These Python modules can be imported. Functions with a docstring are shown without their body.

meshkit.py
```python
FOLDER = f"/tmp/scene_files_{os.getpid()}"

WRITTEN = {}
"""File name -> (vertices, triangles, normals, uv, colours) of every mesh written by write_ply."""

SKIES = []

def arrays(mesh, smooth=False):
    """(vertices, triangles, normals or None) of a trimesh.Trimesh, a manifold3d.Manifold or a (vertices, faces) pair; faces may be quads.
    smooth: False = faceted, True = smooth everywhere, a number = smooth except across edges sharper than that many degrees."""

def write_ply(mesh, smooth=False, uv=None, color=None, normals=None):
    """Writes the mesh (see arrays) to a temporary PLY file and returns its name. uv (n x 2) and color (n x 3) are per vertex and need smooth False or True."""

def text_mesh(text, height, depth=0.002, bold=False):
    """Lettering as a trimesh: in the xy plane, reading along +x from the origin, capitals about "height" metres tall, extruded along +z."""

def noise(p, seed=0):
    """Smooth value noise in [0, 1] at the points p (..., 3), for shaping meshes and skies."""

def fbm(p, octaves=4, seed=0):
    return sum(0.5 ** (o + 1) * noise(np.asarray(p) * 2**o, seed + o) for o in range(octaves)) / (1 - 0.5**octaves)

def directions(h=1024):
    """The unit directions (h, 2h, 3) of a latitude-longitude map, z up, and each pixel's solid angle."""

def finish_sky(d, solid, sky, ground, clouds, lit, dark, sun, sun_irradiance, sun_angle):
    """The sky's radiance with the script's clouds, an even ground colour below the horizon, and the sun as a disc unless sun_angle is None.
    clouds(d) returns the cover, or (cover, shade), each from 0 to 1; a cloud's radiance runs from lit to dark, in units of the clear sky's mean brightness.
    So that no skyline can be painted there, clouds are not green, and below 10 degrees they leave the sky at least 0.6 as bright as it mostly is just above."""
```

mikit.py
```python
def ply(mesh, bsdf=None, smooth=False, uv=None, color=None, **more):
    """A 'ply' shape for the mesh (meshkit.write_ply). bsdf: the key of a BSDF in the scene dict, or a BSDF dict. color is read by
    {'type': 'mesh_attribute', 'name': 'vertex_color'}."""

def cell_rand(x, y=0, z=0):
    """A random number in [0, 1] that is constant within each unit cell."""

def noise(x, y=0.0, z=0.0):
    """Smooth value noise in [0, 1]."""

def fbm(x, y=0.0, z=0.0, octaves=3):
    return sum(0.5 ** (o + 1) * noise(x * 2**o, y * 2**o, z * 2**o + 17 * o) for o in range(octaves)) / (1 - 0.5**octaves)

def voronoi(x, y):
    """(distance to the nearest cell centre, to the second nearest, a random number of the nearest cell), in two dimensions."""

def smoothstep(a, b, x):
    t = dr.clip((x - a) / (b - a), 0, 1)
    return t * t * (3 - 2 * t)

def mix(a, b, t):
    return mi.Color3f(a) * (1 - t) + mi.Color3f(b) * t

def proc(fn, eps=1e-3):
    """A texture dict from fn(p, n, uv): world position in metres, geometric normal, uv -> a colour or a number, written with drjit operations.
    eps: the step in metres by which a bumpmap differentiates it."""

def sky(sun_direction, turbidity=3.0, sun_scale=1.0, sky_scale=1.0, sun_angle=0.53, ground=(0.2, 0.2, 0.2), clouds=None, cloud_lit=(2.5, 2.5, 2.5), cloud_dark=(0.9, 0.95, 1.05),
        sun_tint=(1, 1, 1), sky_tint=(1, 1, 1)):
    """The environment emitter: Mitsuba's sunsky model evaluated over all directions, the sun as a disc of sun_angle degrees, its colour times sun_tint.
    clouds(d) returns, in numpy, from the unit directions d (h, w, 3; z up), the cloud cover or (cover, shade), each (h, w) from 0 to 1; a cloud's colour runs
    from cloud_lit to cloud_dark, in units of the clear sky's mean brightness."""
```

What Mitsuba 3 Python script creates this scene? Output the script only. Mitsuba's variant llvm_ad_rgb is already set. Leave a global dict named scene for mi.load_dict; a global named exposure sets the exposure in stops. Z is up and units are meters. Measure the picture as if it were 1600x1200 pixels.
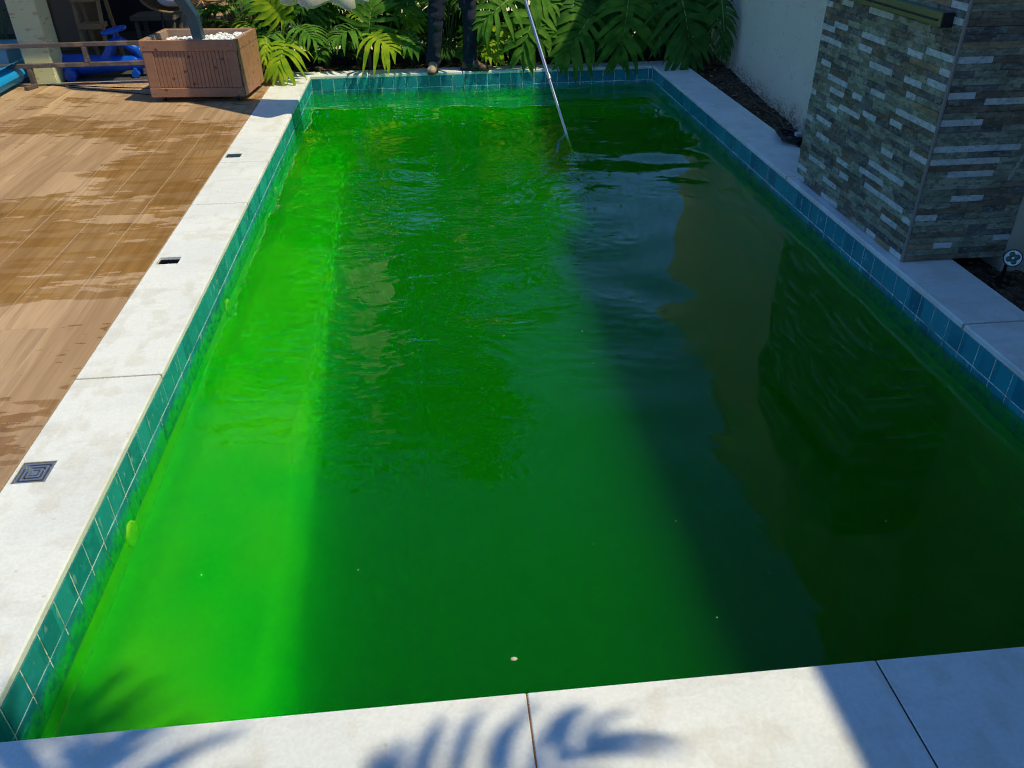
import math
import numpy as np
import trimesh
import manifold3d as m3
import drjit as dr
import mitsuba as mi
import mikit
from meshkit import noise as vnoise, fbm as vfbm
from mikit import proc, noise, fbm, voronoi, cell_rand, smoothstep, mix

# ------------------------------------------------------------------ camera, sky, exposure
T = mi.ScalarTransform4f
CAM = np.array([1.1287, -8.2910, 1.6810])
FWD = np.array([0.078986, 0.838415, -0.539279])
UP = np.array([0.062750, 0.535715, 0.842064])
SUN = (0.57, -0.28, 1.0)
exposure = 1.40

scene = {
    "camera": {"type": "perspective", "fov": 64.6886, "fov_axis": "x", "near_clip": 0.05, "far_clip": 400.0,
               "to_world": T().look_at(origin=CAM.tolist(), target=(CAM + FWD).tolist(), up=UP.tolist())},
    "sky_light": mikit.sky(SUN, turbidity=3.0, sky_scale=1.08, sky_tint=(0.58, 0.95, 1.30), sun_tint=(0.92, 1.0, 0.90)),
}
labels = {}
rng = np.random.default_rng(7)
WATER_Z = -0.160
PW, PL = 3.357, 7.055            # pool width and length
A = np.array


# ------------------------------------------------------------------ helpers
def numbered(name):
    if name not in used:
        used[name] = 0
        return name
    used[name] += 1
    return "%s_%03d" % (name, used[name])


used = {}


def obj(name, mesh, bsdf, parent=None, smooth=False, label=None, category=None, group=None, kind=None, **more):
    key = numbered((parent + "__" if parent else "") + name)
    scene[key] = mikit.ply(mesh, bsdf, smooth, **more)
    d = {k: v for k, v in dict(label=label, category=category, group=group, kind=kind).items() if v}
    if d:
        labels[key] = d
    return key


def thing(name, label, category, group=None, kind=None):
    key = numbered(name)
    labels[key] = {k: v for k, v in dict(label=label, category=category, group=group, kind=kind).items() if v}
    return key


def box(lo, hi):
    lo, hi = A(lo, float), A(hi, float)
    return trimesh.creation.box(extents=hi - lo, transform=trimesh.transformations.translation_matrix((lo + hi) / 2))


def cbox(lo, hi, c=0.004):
    """box with chamfered edges"""
    lo, hi = A(lo, float), A(hi, float)
    c = min(c, 0.45 * (hi - lo).min())
    pts = []
    for sx in (0, 1):
        for sy in (0, 1):
            for sz in (0, 1):
                p = A([(lo, hi)[sx][0], (lo, hi)[sy][1], (lo, hi)[sz][2]])
                d = A([1 - 2 * sx, 1 - 2 * sy, 1 - 2 * sz]) * c
                for k in range(3):
                    q = p + d
                    q[k] = p[k]
                    pts.append(q)
    return trimesh.convex.convex_hull(A(pts))


def tube(pts, r, sides=8, cap=True):
    p = A(pts, float)
    r = np.broadcast_to(A(r, float), (len(p),))
    t = np.gradient(p, axis=0)
    t /= np.linalg.norm(t, axis=1, keepdims=True) + 1e-12
    ref = A([0, 0, 1.0]) if abs(t[0, 2]) < 0.9 else A([1.0, 0, 0])
    a = np.cross(t[0], ref)
    fr = []
    for k in range(len(p)):
        a = a - t[k] * (a @ t[k])
        a /= np.linalg.norm(a) + 1e-12
        fr.append((a.copy(), np.cross(t[k], a)))
    ang = np.arange(sides) * 2 * np.pi / sides
    v = np.vstack([p[k] + r[k] * (np.cos(ang)[:, None] * fr[k][0] + np.sin(ang)[:, None] * fr[k][1]) for k in range(len(p))])
    f = []
    for k in range(len(p) - 1):
        for j in range(sides):
            a0, a1 = k * sides + j, k * sides + (j + 1) % sides
            f += [[a0, a1, a1 + sides], [a0, a1 + sides, a0 + sides]]
    if cap:
        n = len(v)
        v = np.vstack([v, p[0], p[-1]])
        for j in range(sides):
            f.append([n, (j + 1) % sides, j])
            b = (len(p) - 1) * sides
            f.append([n + 1, b + j, b + (j + 1) % sides])
    m = trimesh.Trimesh(v, A(f), process=False)
    return m


def bar(p0, p1, w, h, c=0.003, up=(0, 0, 1)):
    """chamfered rectangular bar from p0 to p1, w across, h along up"""
    p0, p1 = A(p0, float), A(p1, float)
    d = p1 - p0
    L = np.linalg.norm(d)
    x = d / L
    up = A(up, float)
    y = np.cross(up, x)
    y /= np.linalg.norm(y)
    z = np.cross(x, y)
    m = cbox((0, -w / 2, -h / 2), (L, w / 2, h / 2), c)
    M = np.eye(4)
    M[:3, 0], M[:3, 1], M[:3, 2], M[:3, 3] = x, y, z, p0
    m.apply_transform(M)
    return m


def cat(ms):
    return trimesh.util.concatenate(ms)


def place(m, rz=0.0, loc=(0, 0, 0)):
    m = m.copy()
    M = trimesh.transformations.rotation_matrix(rz, [0, 0, 1])
    M[:3, 3] = loc
    m.apply_transform(M)
    return m


def lathe(profile, sections=24):
    return trimesh.creation.revolve(A(profile, float), sections=sections)


def grid(x0, x1, y0, y1, nx, ny, zf):
    xs, ys = np.linspace(x0, x1, nx), np.linspace(y0, y1, ny)
    X, Y = np.meshgrid(xs, ys, indexing="ij")
    v = np.stack([X, Y, zf(X, Y)], -1).reshape(-1, 3)
    i, j = np.meshgrid(np.arange(nx - 1), np.arange(ny - 1), indexing="ij")
    q = (i * ny + j).ravel()
    f = np.vstack([np.stack([q, q + ny, q + ny + 1], 1), np.stack([q, q + ny + 1, q + 1], 1)])
    return trimesh.Trimesh(v, f, process=False)


def smooth_step(a, b, x):
    t = np.clip((x - a) / (b - a), 0, 1)
    return t * t * (3 - 2 * t)


# ------------------------------------------------------------------ materials
def pr(color, rough=0.5, spec=0.5, two=True, bump=None, bump_scale=0.001, **kw):
    d = {"type": "principled", "base_color": color if isinstance(color, dict) else {"type": "rgb", "value": list(color)},
         "roughness": rough if isinstance(rough, dict) else float(rough), "specular": spec, **kw}
    if bump is not None:
        d = {"type": "bumpmap", "arbitrary": bump, "scale": bump_scale, "bsdf": d}
    return {"type": "twosided", "bsdf": d} if two else d


def mat(name, d):
    scene[name] = d
    return name


def marble_c(p, n, uv):
    v = fbm(p.x * 3.1 + 5, p.y * 3.1, p.z * 3, 4)
    w = fbm(p.x * 14, p.y * 9 + 3, p.z * 9, 4)
    c = mix((0.80, 0.80, 0.77), (0.74, 0.75, 0.73), smoothstep(0.35, 0.68, v))
    c = mix(c, (0.68, 0.65, 0.58), 0.60 * smoothstep(0.50, 0.74, w))
    s = voronoi(p.x * 9, p.y * 9)
    spot = smoothstep(0.07, 0.03, s[0] + 0.05 * (w - 0.5)) * smoothstep(0.86, 0.95, s[2])
    c = mix(c, (0.55, 0.50, 0.43), 0.5 * spot)
    c = mix(c, (0.66, 0.64, 0.60), 0.35 * smoothstep(0.58, 0.74, fbm(p.x * 6 + 31, p.y * 24, 0, 4)))
    return c * (0.95 + 0.10 * noise(p.x * 160, p.y * 160, p.z * 160))


mat("m_marble", pr(proc(marble_c), 0.42, 0.4))


def wet_mask(p):
    x, y = p.x, p.y
    big = fbm(x * 1.15 + 3.3, y * 2.1 + 1.7, 0.0, 3)
    mid = fbm(x * 3.0 + 9, y * 9.0 + 2, 4.0, 4)
    fine = fbm(x * 9.0 + 3, y * 34.0, 6.0, 3)
    f = 0.40 * big + 0.36 * mid + 0.24 * fine
    b = smoothstep(-1.15, -1.55, y) * 0.15 - 0.11
    b -= 0.26 * smoothstep(-2.0, -2.25, y) * smoothstep(-3.35, -3.05, y) * smoothstep(-0.85, -1.35, x)
    b += 0.09 * smoothstep(-3.2, -3.6, y) * smoothstep(-4.75, -4.45, y)
    b -= 0.15 * smoothstep(-4.65, -4.85, y) * smoothstep(-5.7, -5.2, y)
    b -= 0.03 * smoothstep(-5.0, -5.4, y)
    film = 0.72 + 0.28 * smoothstep(0.40, 0.62, fbm(x * 4.0 + 21, y * 15.0, 9.0, 3))
    return smoothstep(0.500, 0.520, f + b) * film


def deck_cell(p):
    col = dr.floor((-0.335 - p.x) / 0.2575)
    ph = dr.select(col - 2 * dr.floor(col / 2) < 0.5, 4.59, 2.72)
    row = dr.floor((p.y + ph) / 1.13)
    return col, row


def deck_c(p, n, uv):
    col, row = deck_cell(p)
    r1, r2 = cell_rand(col, row, 1), cell_rand(col, row, 2)
    gx, gy = p.x + r1 * 7.0, p.y + r2 * 9.0
    warp = 0.07 * fbm(gx * 2.2, gy * 1.1, 0, 2)
    g1 = fbm((gx + warp) * 26, gy * 1.1, 0, 3)
    g2 = fbm((gx + warp) * 120, gy * 5.0, 3, 2)
    g3 = fbm((gx + warp * 2) * 8, gy * 0.8, 5, 2)
    c = mix((0.355, 0.218, 0.114), (0.500, 0.328, 0.188), smoothstep(0.28, 0.70, 0.5 * g1 + 0.5 * g3))
    c = mix(c, (0.25, 0.150, 0.085), 0.45 * smoothstep(0.56, 0.72, g1))
    c = c * (0.90 + 0.20 * g2) * (0.92 + 0.15 * r1)
    w = wet_mask(p)
    wetc = mi.Color3f(c.x * 0.66, c.y * 0.54, c.z * 0.30)
    return mix(c, wetc, w)


def deck_r(p, n, uv):
    return 0.55 - 0.33 * wet_mask(p)


mat("m_deck", pr(proc(deck_c), proc(deck_r), 0.4))
mat("m_grout", pr((0.46, 0.42, 0.36), 0.8, 0.2))
mat("m_deck_grout", pr((0.44, 0.32, 0.21), 0.8, 0.2))


def tile_c(p, n, uv):
    r = cell_rand(dr.floor(p.y / 0.115 - 0.385), dr.floor(p.x / 0.115 - 0.841), dr.floor((p.z + 0.0265) / 0.1075))
    m = fbm(p.x * 22, p.y * 22, p.z * 22, 3)
    c = mix((0.007, 0.160, 0.215), (0.022, 0.300, 0.345), r)
    c = mix(c, (0.02, 0.30, 0.36), 0.5 * smoothstep(0.45, 0.75, m))
    lime = smoothstep(0.72, 0.80, fbm(p.x * 38 + 3, p.y * 38, p.z * 14, 3))
    c = mix(c, (0.40, 0.52, 0.55), 0.4 * lime)
    film = smoothstep(-0.150, -0.185, p.z + 0.05 * (fbm(p.x * 16, p.y * 16, p.z * 16, 3) - 0.5)) * smoothstep(0.30, 0.55, fbm(p.x * 34, p.y * 34, p.z * 34, 3))
    return mix(c, (0.015, 0.42, 0.10), 0.85 * film)


mat("m_pool_tile", pr(proc(tile_c), 0.16, 0.5))
def grout_c(p, n, uv):
    a = fbm(p.x * 12, p.y * 12, p.z * 12, 4)
    c = mix((0.76, 0.75, 0.67), (0.55, 0.52, 0.40), smoothstep(0.42, 0.66, a))
    return mix(c, (0.16, 0.24, 0.12), 0.8 * smoothstep(0.60, 0.70, fbm(p.x * 21 + 5, p.y * 21, p.z * 30, 3)))


mat("m_tile_grout", pr(proc(grout_c), 0.8, 0.2))


def algae_c(p, n, uv):
    a = fbm(p.x * 5, p.y * 5, p.z * 5, 3)
    b = fbm(p.x * 1.7 + 8, p.y * 1.2, p.z * 2, 3)
    c = mix((0.025, 0.54, 0.005), (0.06, 0.64, 0.008), a)
    return mix(c, (0.44, 0.62, 0.012), 0.75 * smoothstep(0.40, 0.62, b))


mat("m_algae", pr(proc(algae_c), 0.9, 0.1))


def algae_tile_c(p, n, uv):
    a = fbm(p.x * 14, p.y * 14, p.z * 14, 3)
    return mix((0.008, 0.38, 0.13), (0.02, 0.50, 0.07), a)


mat("m_algae_tile", pr(proc(algae_tile_c), 0.7, 0.2))


def stone(name, c0, c1, c2, rough=0.55):
    def fn(p, n, uv):
        u = p.x + p.y
        a = fbm(u * 16 + 3, p.z * 40, 2, 3)
        b = fbm(u * 52, p.z * 90, 7, 3)
        c = mix(c0, c1, smoothstep(0.3, 0.7, a))
        c = mix(c, c2, 0.75 * smoothstep(0.55, 0.68, b))
        crack = dr.abs(fbm(u * 11 + 40, p.z * 26, 1, 3) - 0.5)
        return c * (0.78 + 0.22 * smoothstep(0.0, 0.03, crack))
    return mat(name, pr(proc(fn), rough, 0.35))


STONES = [stone("m_stone_green", (0.22, 0.22, 0.15), (0.36, 0.36, 0.26), (0.15, 0.145, 0.105)),
          stone("m_stone_grey", (0.085, 0.080, 0.070), (0.17, 0.16, 0.14), (0.25, 0.24, 0.21)),
          stone("m_stone_brown", (0.155, 0.12, 0.08), (0.25, 0.195, 0.135), (0.10, 0.085, 0.065)),
          stone("m_stone_rust", (0.29, 0.195, 0.10), (0.38, 0.275, 0.155), (0.20, 0.17, 0.12)),
          stone("m_stone_pale", (0.54, 0.55, 0.51), (0.64, 0.65, 0.61), (0.42, 0.43, 0.40))]


def stucco_c(p, n, uv):
    a = fbm(p.x * 6, p.y * 6, p.z * 6, 4)
    c = mix((0.76, 0.67, 0.50), (0.82, 0.74, 0.58), a)
    h = p.z + 0.08 + 0.22 * (fbm(p.y * 7, p.z * 9, p.x * 7, 4) - 0.5)
    splash = smoothstep(0.17, 0.05, h) * smoothstep(0.42, 0.58, fbm(p.y * 30, p.z * 80, p.x * 30, 3))
    c = mix(c, (0.38, 0.23, 0.13), 0.75 * splash)
    pit = smoothstep(0.72, 0.76, fbm(p.y * 60 + 7, p.z * 62, p.x * 30, 2))
    return mix(c, (0.30, 0.27, 0.22), 0.4 * pit)


def stucco_b(p, n, uv):
    return fbm(p.x * 45, p.y * 45, p.z * 45, 3)


mat("m_stucco", pr(proc(stucco_c), 0.85, 0.2, bump=proc(stucco_b, 2e-3), bump_scale=0.004))
mat("m_beige_wall", pr((0.52, 0.44, 0.33), 0.85, 0.2))


def soil_c(p, n, uv):
    a = fbm(p.x * 18, p.y * 18, p.z * 18, 4)
    c = mix((0.035, 0.022, 0.015), (0.12, 0.078, 0.052), smoothstep(0.35, 0.7, a))
    return mix(c, (0.16, 0.11, 0.075), smoothstep(0.62, 0.7, fbm(p.x * 70, p.y * 70, 3, 2)))


mat("m_soil", pr(proc(soil_c), 0.95, 0.1))


def paving_c(p, n, uv):
    a = fbm(p.x * 4, p.y * 4, 0, 4)
    c = mix((0.60, 0.50, 0.37), (0.70, 0.61, 0.48), a)
    return mix(c, (0.45, 0.38, 0.28), 0.6 * smoothstep(0.6, 0.7, fbm(p.x * 25, p.y * 25, 0, 3)))


mat("m_paving", pr(proc(paving_c), 0.8, 0.2))
mat("m_porch_floor", pr((0.07, 0.065, 0.06), 0.5, 0.3))


def plank_c(p, n, uv):
    a = fbm(p.x * 9 + p.y * 9, p.z * 55, 0, 3)
    b = fbm(p.x * 55 + p.y * 40, p.z * 6, 5, 3)
    c = mix((0.27, 0.125, 0.07), (0.40, 0.205, 0.12), 0.5 * a + 0.5 * b)
    knot = voronoi((p.x + p.y) * 5, p.z * 6)
    return mix(c, (0.07, 0.03, 0.02), 0.8 * smoothstep(0.09, 0.04, knot[0]))


mat("m_planter_wood", pr(proc(plank_c), 0.5, 0.4))
mat("m_planter_inner", pr((0.34, 0.24, 0.18), 0.7, 0.2))
mat("m_pale_wood", pr((0.36, 0.20, 0.09), 0.5, 0.3))
mat("m_pebble", pr((0.80, 0.81, 0.82), 0.45, 0.4))
mat("m_dark_metal", pr((0.018, 0.045, 0.065), 0.35, 0.5))
mat("m_black", pr((0.012, 0.012, 0.014), 0.4, 0.5))
mat("m_screw", pr((0.35, 0.33, 0.30), 0.35, 0.5, metallic=0.8))


def rail_c(p, n, uv):
    a = fbm(p.x * 14, p.y * 14, p.z * 14, 4)
    return mix((0.13, 0.105, 0.095), (0.24, 0.17, 0.13), smoothstep(0.45, 0.65, a))


mat("m_rail", pr(proc(rail_c), 0.45, 0.4, metallic=0.3))


def column_c(p, n, uv):
    a = fbm(p.x * 6, p.y * 6, p.z * 4, 4)
    c = mix((0.56, 0.55, 0.30), (0.64, 0.62, 0.36), a)
    return mix(c, (0.42, 0.22, 0.15), 0.6 * smoothstep(0.66, 0.72, fbm(p.x * 10, p.y * 10, p.z * 30, 3)))


mat("m_column", pr(proc(column_c), 0.7, 0.3))
mat("m_dark_wall", pr((0.16, 0.13, 0.10), 0.8, 0.2))
mat("m_pale_wall", pr((0.52, 0.46, 0.36), 0.8, 0.2))
mat("m_terracotta", pr((0.33, 0.115, 0.055), 0.6, 0.3))
mat("m_rattan", pr((0.52, 0.36, 0.19), 0.6, 0.3))
mat("m_rattan_dark", pr((0.24, 0.15, 0.07), 0.6, 0.3))
mat("m_cushion", pr((0.62, 0.62, 0.68), 0.9, 0.1))
mat("m_blue_plastic", pr((0.004, 0.085, 0.50), 0.25, 0.5))
mat("m_blue_cover", pr((0.004, 0.30, 0.66), 0.45, 0.4))
mat("m_bin_blue", pr((0.16, 0.42, 0.56), 0.5, 0.4))


def canvas_c(p, n, uv):
    a = fbm(p.x * 5, p.y * 5, p.z * 2.5, 4)
    return mix((0.46, 0.42, 0.33), (0.58, 0.53, 0.43), a)


mat("m_canvas", pr(proc(canvas_c), 0.9, 0.1))
mat("m_alu", pr((0.86, 0.87, 0.88), 0.22, 0.5, metallic=1.0))
mat("m_bronze", pr((0.22, 0.25, 0.13), 0.35, 0.5, metallic=0.6))
mat("m_steel", pr((0.52, 0.55, 0.60), 0.35, 0.5, metallic=0.8))
mat("m_brass", pr((0.45, 0.38, 0.24), 0.35, 0.5, metallic=0.7))
mat("m_lamp_lens", pr((0.72, 0.80, 0.70), 0.15, 0.6, clearcoat=1.0))
mat("m_fitting", pr((0.62, 0.66, 0.05), 0.8, 0.2))
mat("m_debris", pr((0.55, 0.50, 0.40), 0.8, 0.2))


def denim_c(p, n, uv):
    a = fbm(p.x * 9, p.y * 9, p.z * 9, 3)
    return mix((0.014, 0.017, 0.030), (0.034, 0.040, 0.066), a) * (0.8 + 0.4 * noise(p.x * 400, p.y * 400, p.z * 400))


mat("m_denim", pr(proc(denim_c), 0.85, 0.1, sheen=0.2))
mat("m_shirt", pr((0.10, 0.16, 0.25), 0.9, 0.1))
mat("m_skin", pr((0.42, 0.25, 0.17), 0.5, 0.3))
mat("m_hair", pr((0.02, 0.015, 0.012), 0.6, 0.3))
mat("m_shoe", pr((0.12, 0.07, 0.045), 0.5, 0.4))
mat("m_shoe_toe", pr((0.42, 0.32, 0.22), 0.7, 0.2))
mat("m_sole", pr((0.05, 0.035, 0.03), 0.8, 0.2))


def leaf_mat(name, c0, c1, rough=0.32, trans=0.7):
    def fn(p, n, uv):
        a = fbm(p.x * 12, p.y * 12, p.z * 12, 3)
        return mix(c0, c1, smoothstep(0.3, 0.7, a))
    return mat(name, {"type": "principledthin", "base_color": proc(fn), "roughness": rough, "diff_trans": trans, "spec_trans": 0.0, "eta": 1.4})


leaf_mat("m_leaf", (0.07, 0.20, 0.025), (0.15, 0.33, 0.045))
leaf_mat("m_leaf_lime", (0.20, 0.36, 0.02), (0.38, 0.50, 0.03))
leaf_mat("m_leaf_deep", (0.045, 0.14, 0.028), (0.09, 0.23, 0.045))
leaf_mat("m_leaf_dry", (0.40, 0.30, 0.13), (0.55, 0.44, 0.20), 0.7, 0.4)
mat("m_midrib", pr((0.26, 0.36, 0.10), 0.5, 0.3))
mat("m_stem", pr((0.10, 0.15, 0.05), 0.6, 0.3))
mat("m_bark", pr((0.16, 0.13, 0.10), 0.9, 0.1))
mat("m_roof", pr((0.32, 0.13, 0.07), 0.8, 0.2))
mat("m_white_paint", pr((0.62, 0.60, 0.56), 0.7, 0.2))
mat("m_door", pr((0.20, 0.11, 0.06), 0.5, 0.3))
mat("m_mineral", pr((0.42, 0.38, 0.34), 0.9, 0.1))
mat("m_glass_pane", pr((0.03, 0.04, 0.05), 0.05, 0.6))

# ------------------------------------------------------------------ ground
GZ = -0.36
hole = (-0.30, 3.66, -7.30, 0.18)
gm = []
R = 150.0
for (x0, x1, y0, y1) in ((-R, hole[0], -R, R), (hole[1], R, -R, R), (hole[0], hole[1], -R, hole[2]), (hole[0], hole[1], hole[3], R)):
    gm.append(trimesh.Trimesh([[x0, y0, GZ], [x1, y0, GZ], [x1, y1, GZ], [x0, y1, GZ]], [[0, 1, 2], [0, 2, 3]], process=False))
obj("ground", cat(gm), "m_soil", kind="structure", label="bare earth around the pool yard")

# ------------------------------------------------------------------ pool
POOL = thing("pool", "rectangular pool shell with teal waterline tiles and a ledge along its far and left sides", "pool", kind="structure")
labels[POOL].pop("category")
BX = lambda y: 0.482 + (-y) * 0.0203      # inner edge of the ledge along the left wall
FLOOR, LEDGE, LEDGE_Y = -1.55, -0.280, -0.82
quads = []


def quad(a, b, c, d):
    return trimesh.Trimesh(A([a, b, c, d], float), [[0, 1, 2], [0, 2, 3]], process=False)


e = 0.0022                                  # grout face lies behind the tile faces
up_z, low_z = -0.030, -0.2475
shell = []
stained = []
for z0, z1, into in ((-0.168, up_z, shell), (low_z, -0.168, stained)):
    into += [quad((-e, -PL - e, z0), (-e, e, z0), (-e, e, z1), (-e, -PL - e, z1)),
             quad((PW + e, e, z0), (PW + e, -PL - e, z0), (PW + e, -PL - e, z1), (PW + e, e, z1)),
             quad((-e, e, z0), (PW + e, e, z0), (PW + e, e, z1), (-e, e, z1)),
             quad((PW + e, -PL - e, z0), (-e, -PL - e, z0), (-e, -PL - e, z1), (PW + e, -PL - e, z1))]
obj("grout", cat(shell), "m_tile_grout", POOL)
obj("stained_grout", cat(stained), mat("m_stained_grout", pr((0.02, 0.24, 0.20), 0.9, 0.1)), POOL, label="grout stained green below the waterline")
lower = [quad((0, -PL, FLOOR), (0, 0, FLOOR), (0, 0, low_z), (0, -PL, low_z)),
         quad((PW, 0, FLOOR), (PW, -PL, FLOOR), (PW, -PL, low_z), (PW, 0, low_z)),
         quad((0, 0, FLOOR), (PW, 0, FLOOR), (PW, 0, low_z), (0, 0, low_z)),
         quad((PW, -PL, FLOOR), (0, -PL, FLOOR), (0, -PL, low_z), (PW, -PL, low_z))]
lower = cat(lower)
lower = lower.subdivide_to_size(0.5)
obj("lower_wall", lower, "m_algae", POOL)


def bed_z(X, Y):
    d = np.minimum(0.482 - Y * 0.0203 - X, 9.0)          # inside the left ledge where positive
    d2 = Y - LEDGE_Y
    k = 0.07
    dd = k * np.log(np.exp(np.clip(d / k, -40, 40)) + np.exp(np.clip(d2 / k, -40, 40)))
    z = LEDGE + (FLOOR - LEDGE) * smooth_step(0.10, -0.42, dd)
    wall = np.minimum(np.minimum(X, PW - X), -Y)
    z = z - 0.045 * (1 - smooth_step(0.0, 0.14, wall)) + 0.012 * np.exp(-(wall / 0.03) ** 2)
    z = z + 1.10 * np.exp(-((PW - X) / 0.30) ** 2) * smooth_step(-0.4, -1.45, z)
    return np.minimum(z, -0.262) + 0.055 * (vfbm(np.stack([X * 3.2, Y * 2.2, 0 * X], -1), 3, 31) - 0.5)


obj("silted_floor", grid(0.0005, PW - 0.0005, -PL + 0.0005, -0.0005, 150, 300, bed_z), "m_algae", POOL, smooth=True)

S, G = 0.115, 0.0052
tiles_done, spare = 0, []


def add_tile(m):
    global tiles_done
    if tiles_done < 298:
        obj("wall_tile", m, "m_pool_tile", POOL)
        tiles_done += 1
    else:
        spare.append(m)


rows = ((-0.0305, -0.1318), (-0.1370, -0.2455))
for r, (zt, zb) in enumerate(rows):
    def jit():
        return rng.uniform(-0.0007, 0.0007)
    for k in range(64):                      # left wall
        y1 = -0.385 * S - (k - 1) * S
        y0 = y1 - S
        y1, y0 = min(y1, 0), max(y0, -PL)
        if y1 - y0 > 0.01:
            add_tile(cbox((-e - 0.002, y0 + G / 2, zb), (jit(), y1 - G / 2, zt), 0.0015))
    for k in range(31):                      # far wall
        x0 = 0.841 * S + (k - 1) * S
        x1 = x0 + S
        x0, x1 = max(x0, 0), min(x1, PW)
        if x1 - x0 > 0.01:
            add_tile(cbox((x0 + G / 2, jit(), zb), (x1 - G / 2, e + 0.002, zt), 0.0015))
    for k in range(64):                      # right wall
        y1 = -0.326 * S - (k - 1) * S
        y0 = y1 - S
        y1, y0 = min(y1, 0), max(y0, -PL)
        if y1 - y0 > 0.01:
            add_tile(cbox((PW - jit(), y0 + G / 2, zb), (PW + e + 0.002, y1 - G / 2, zt), 0.0015))
    for k in range(30):                      # near wall, hidden under the coping
        spare.append(cbox((k * S + 0.002, -PL - e - 0.002, zb), (min((k + 1) * S, PW) - 0.002, -PL, zt), 0.0015))
obj("spare_tile", cat(spare), "m_pool_tile", POOL, kind="stuff")

# ------------------------------------------------------------------ water
scene["water_medium"] = {"type": "homogeneous", "sigma_t": {"type": "rgb", "value": [0.90, 0.265, 0.95]}, "scale": 9.0,
                         "albedo": {"type": "rgb", "value": [0.010, 0.57, 0.008]}, "phase": {"type": "hg", "g": 0.2}}
scene["m_water"] = {"type": "thindielectric", "int_ior": 1.19, "ext_ior": 1.0}


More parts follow.
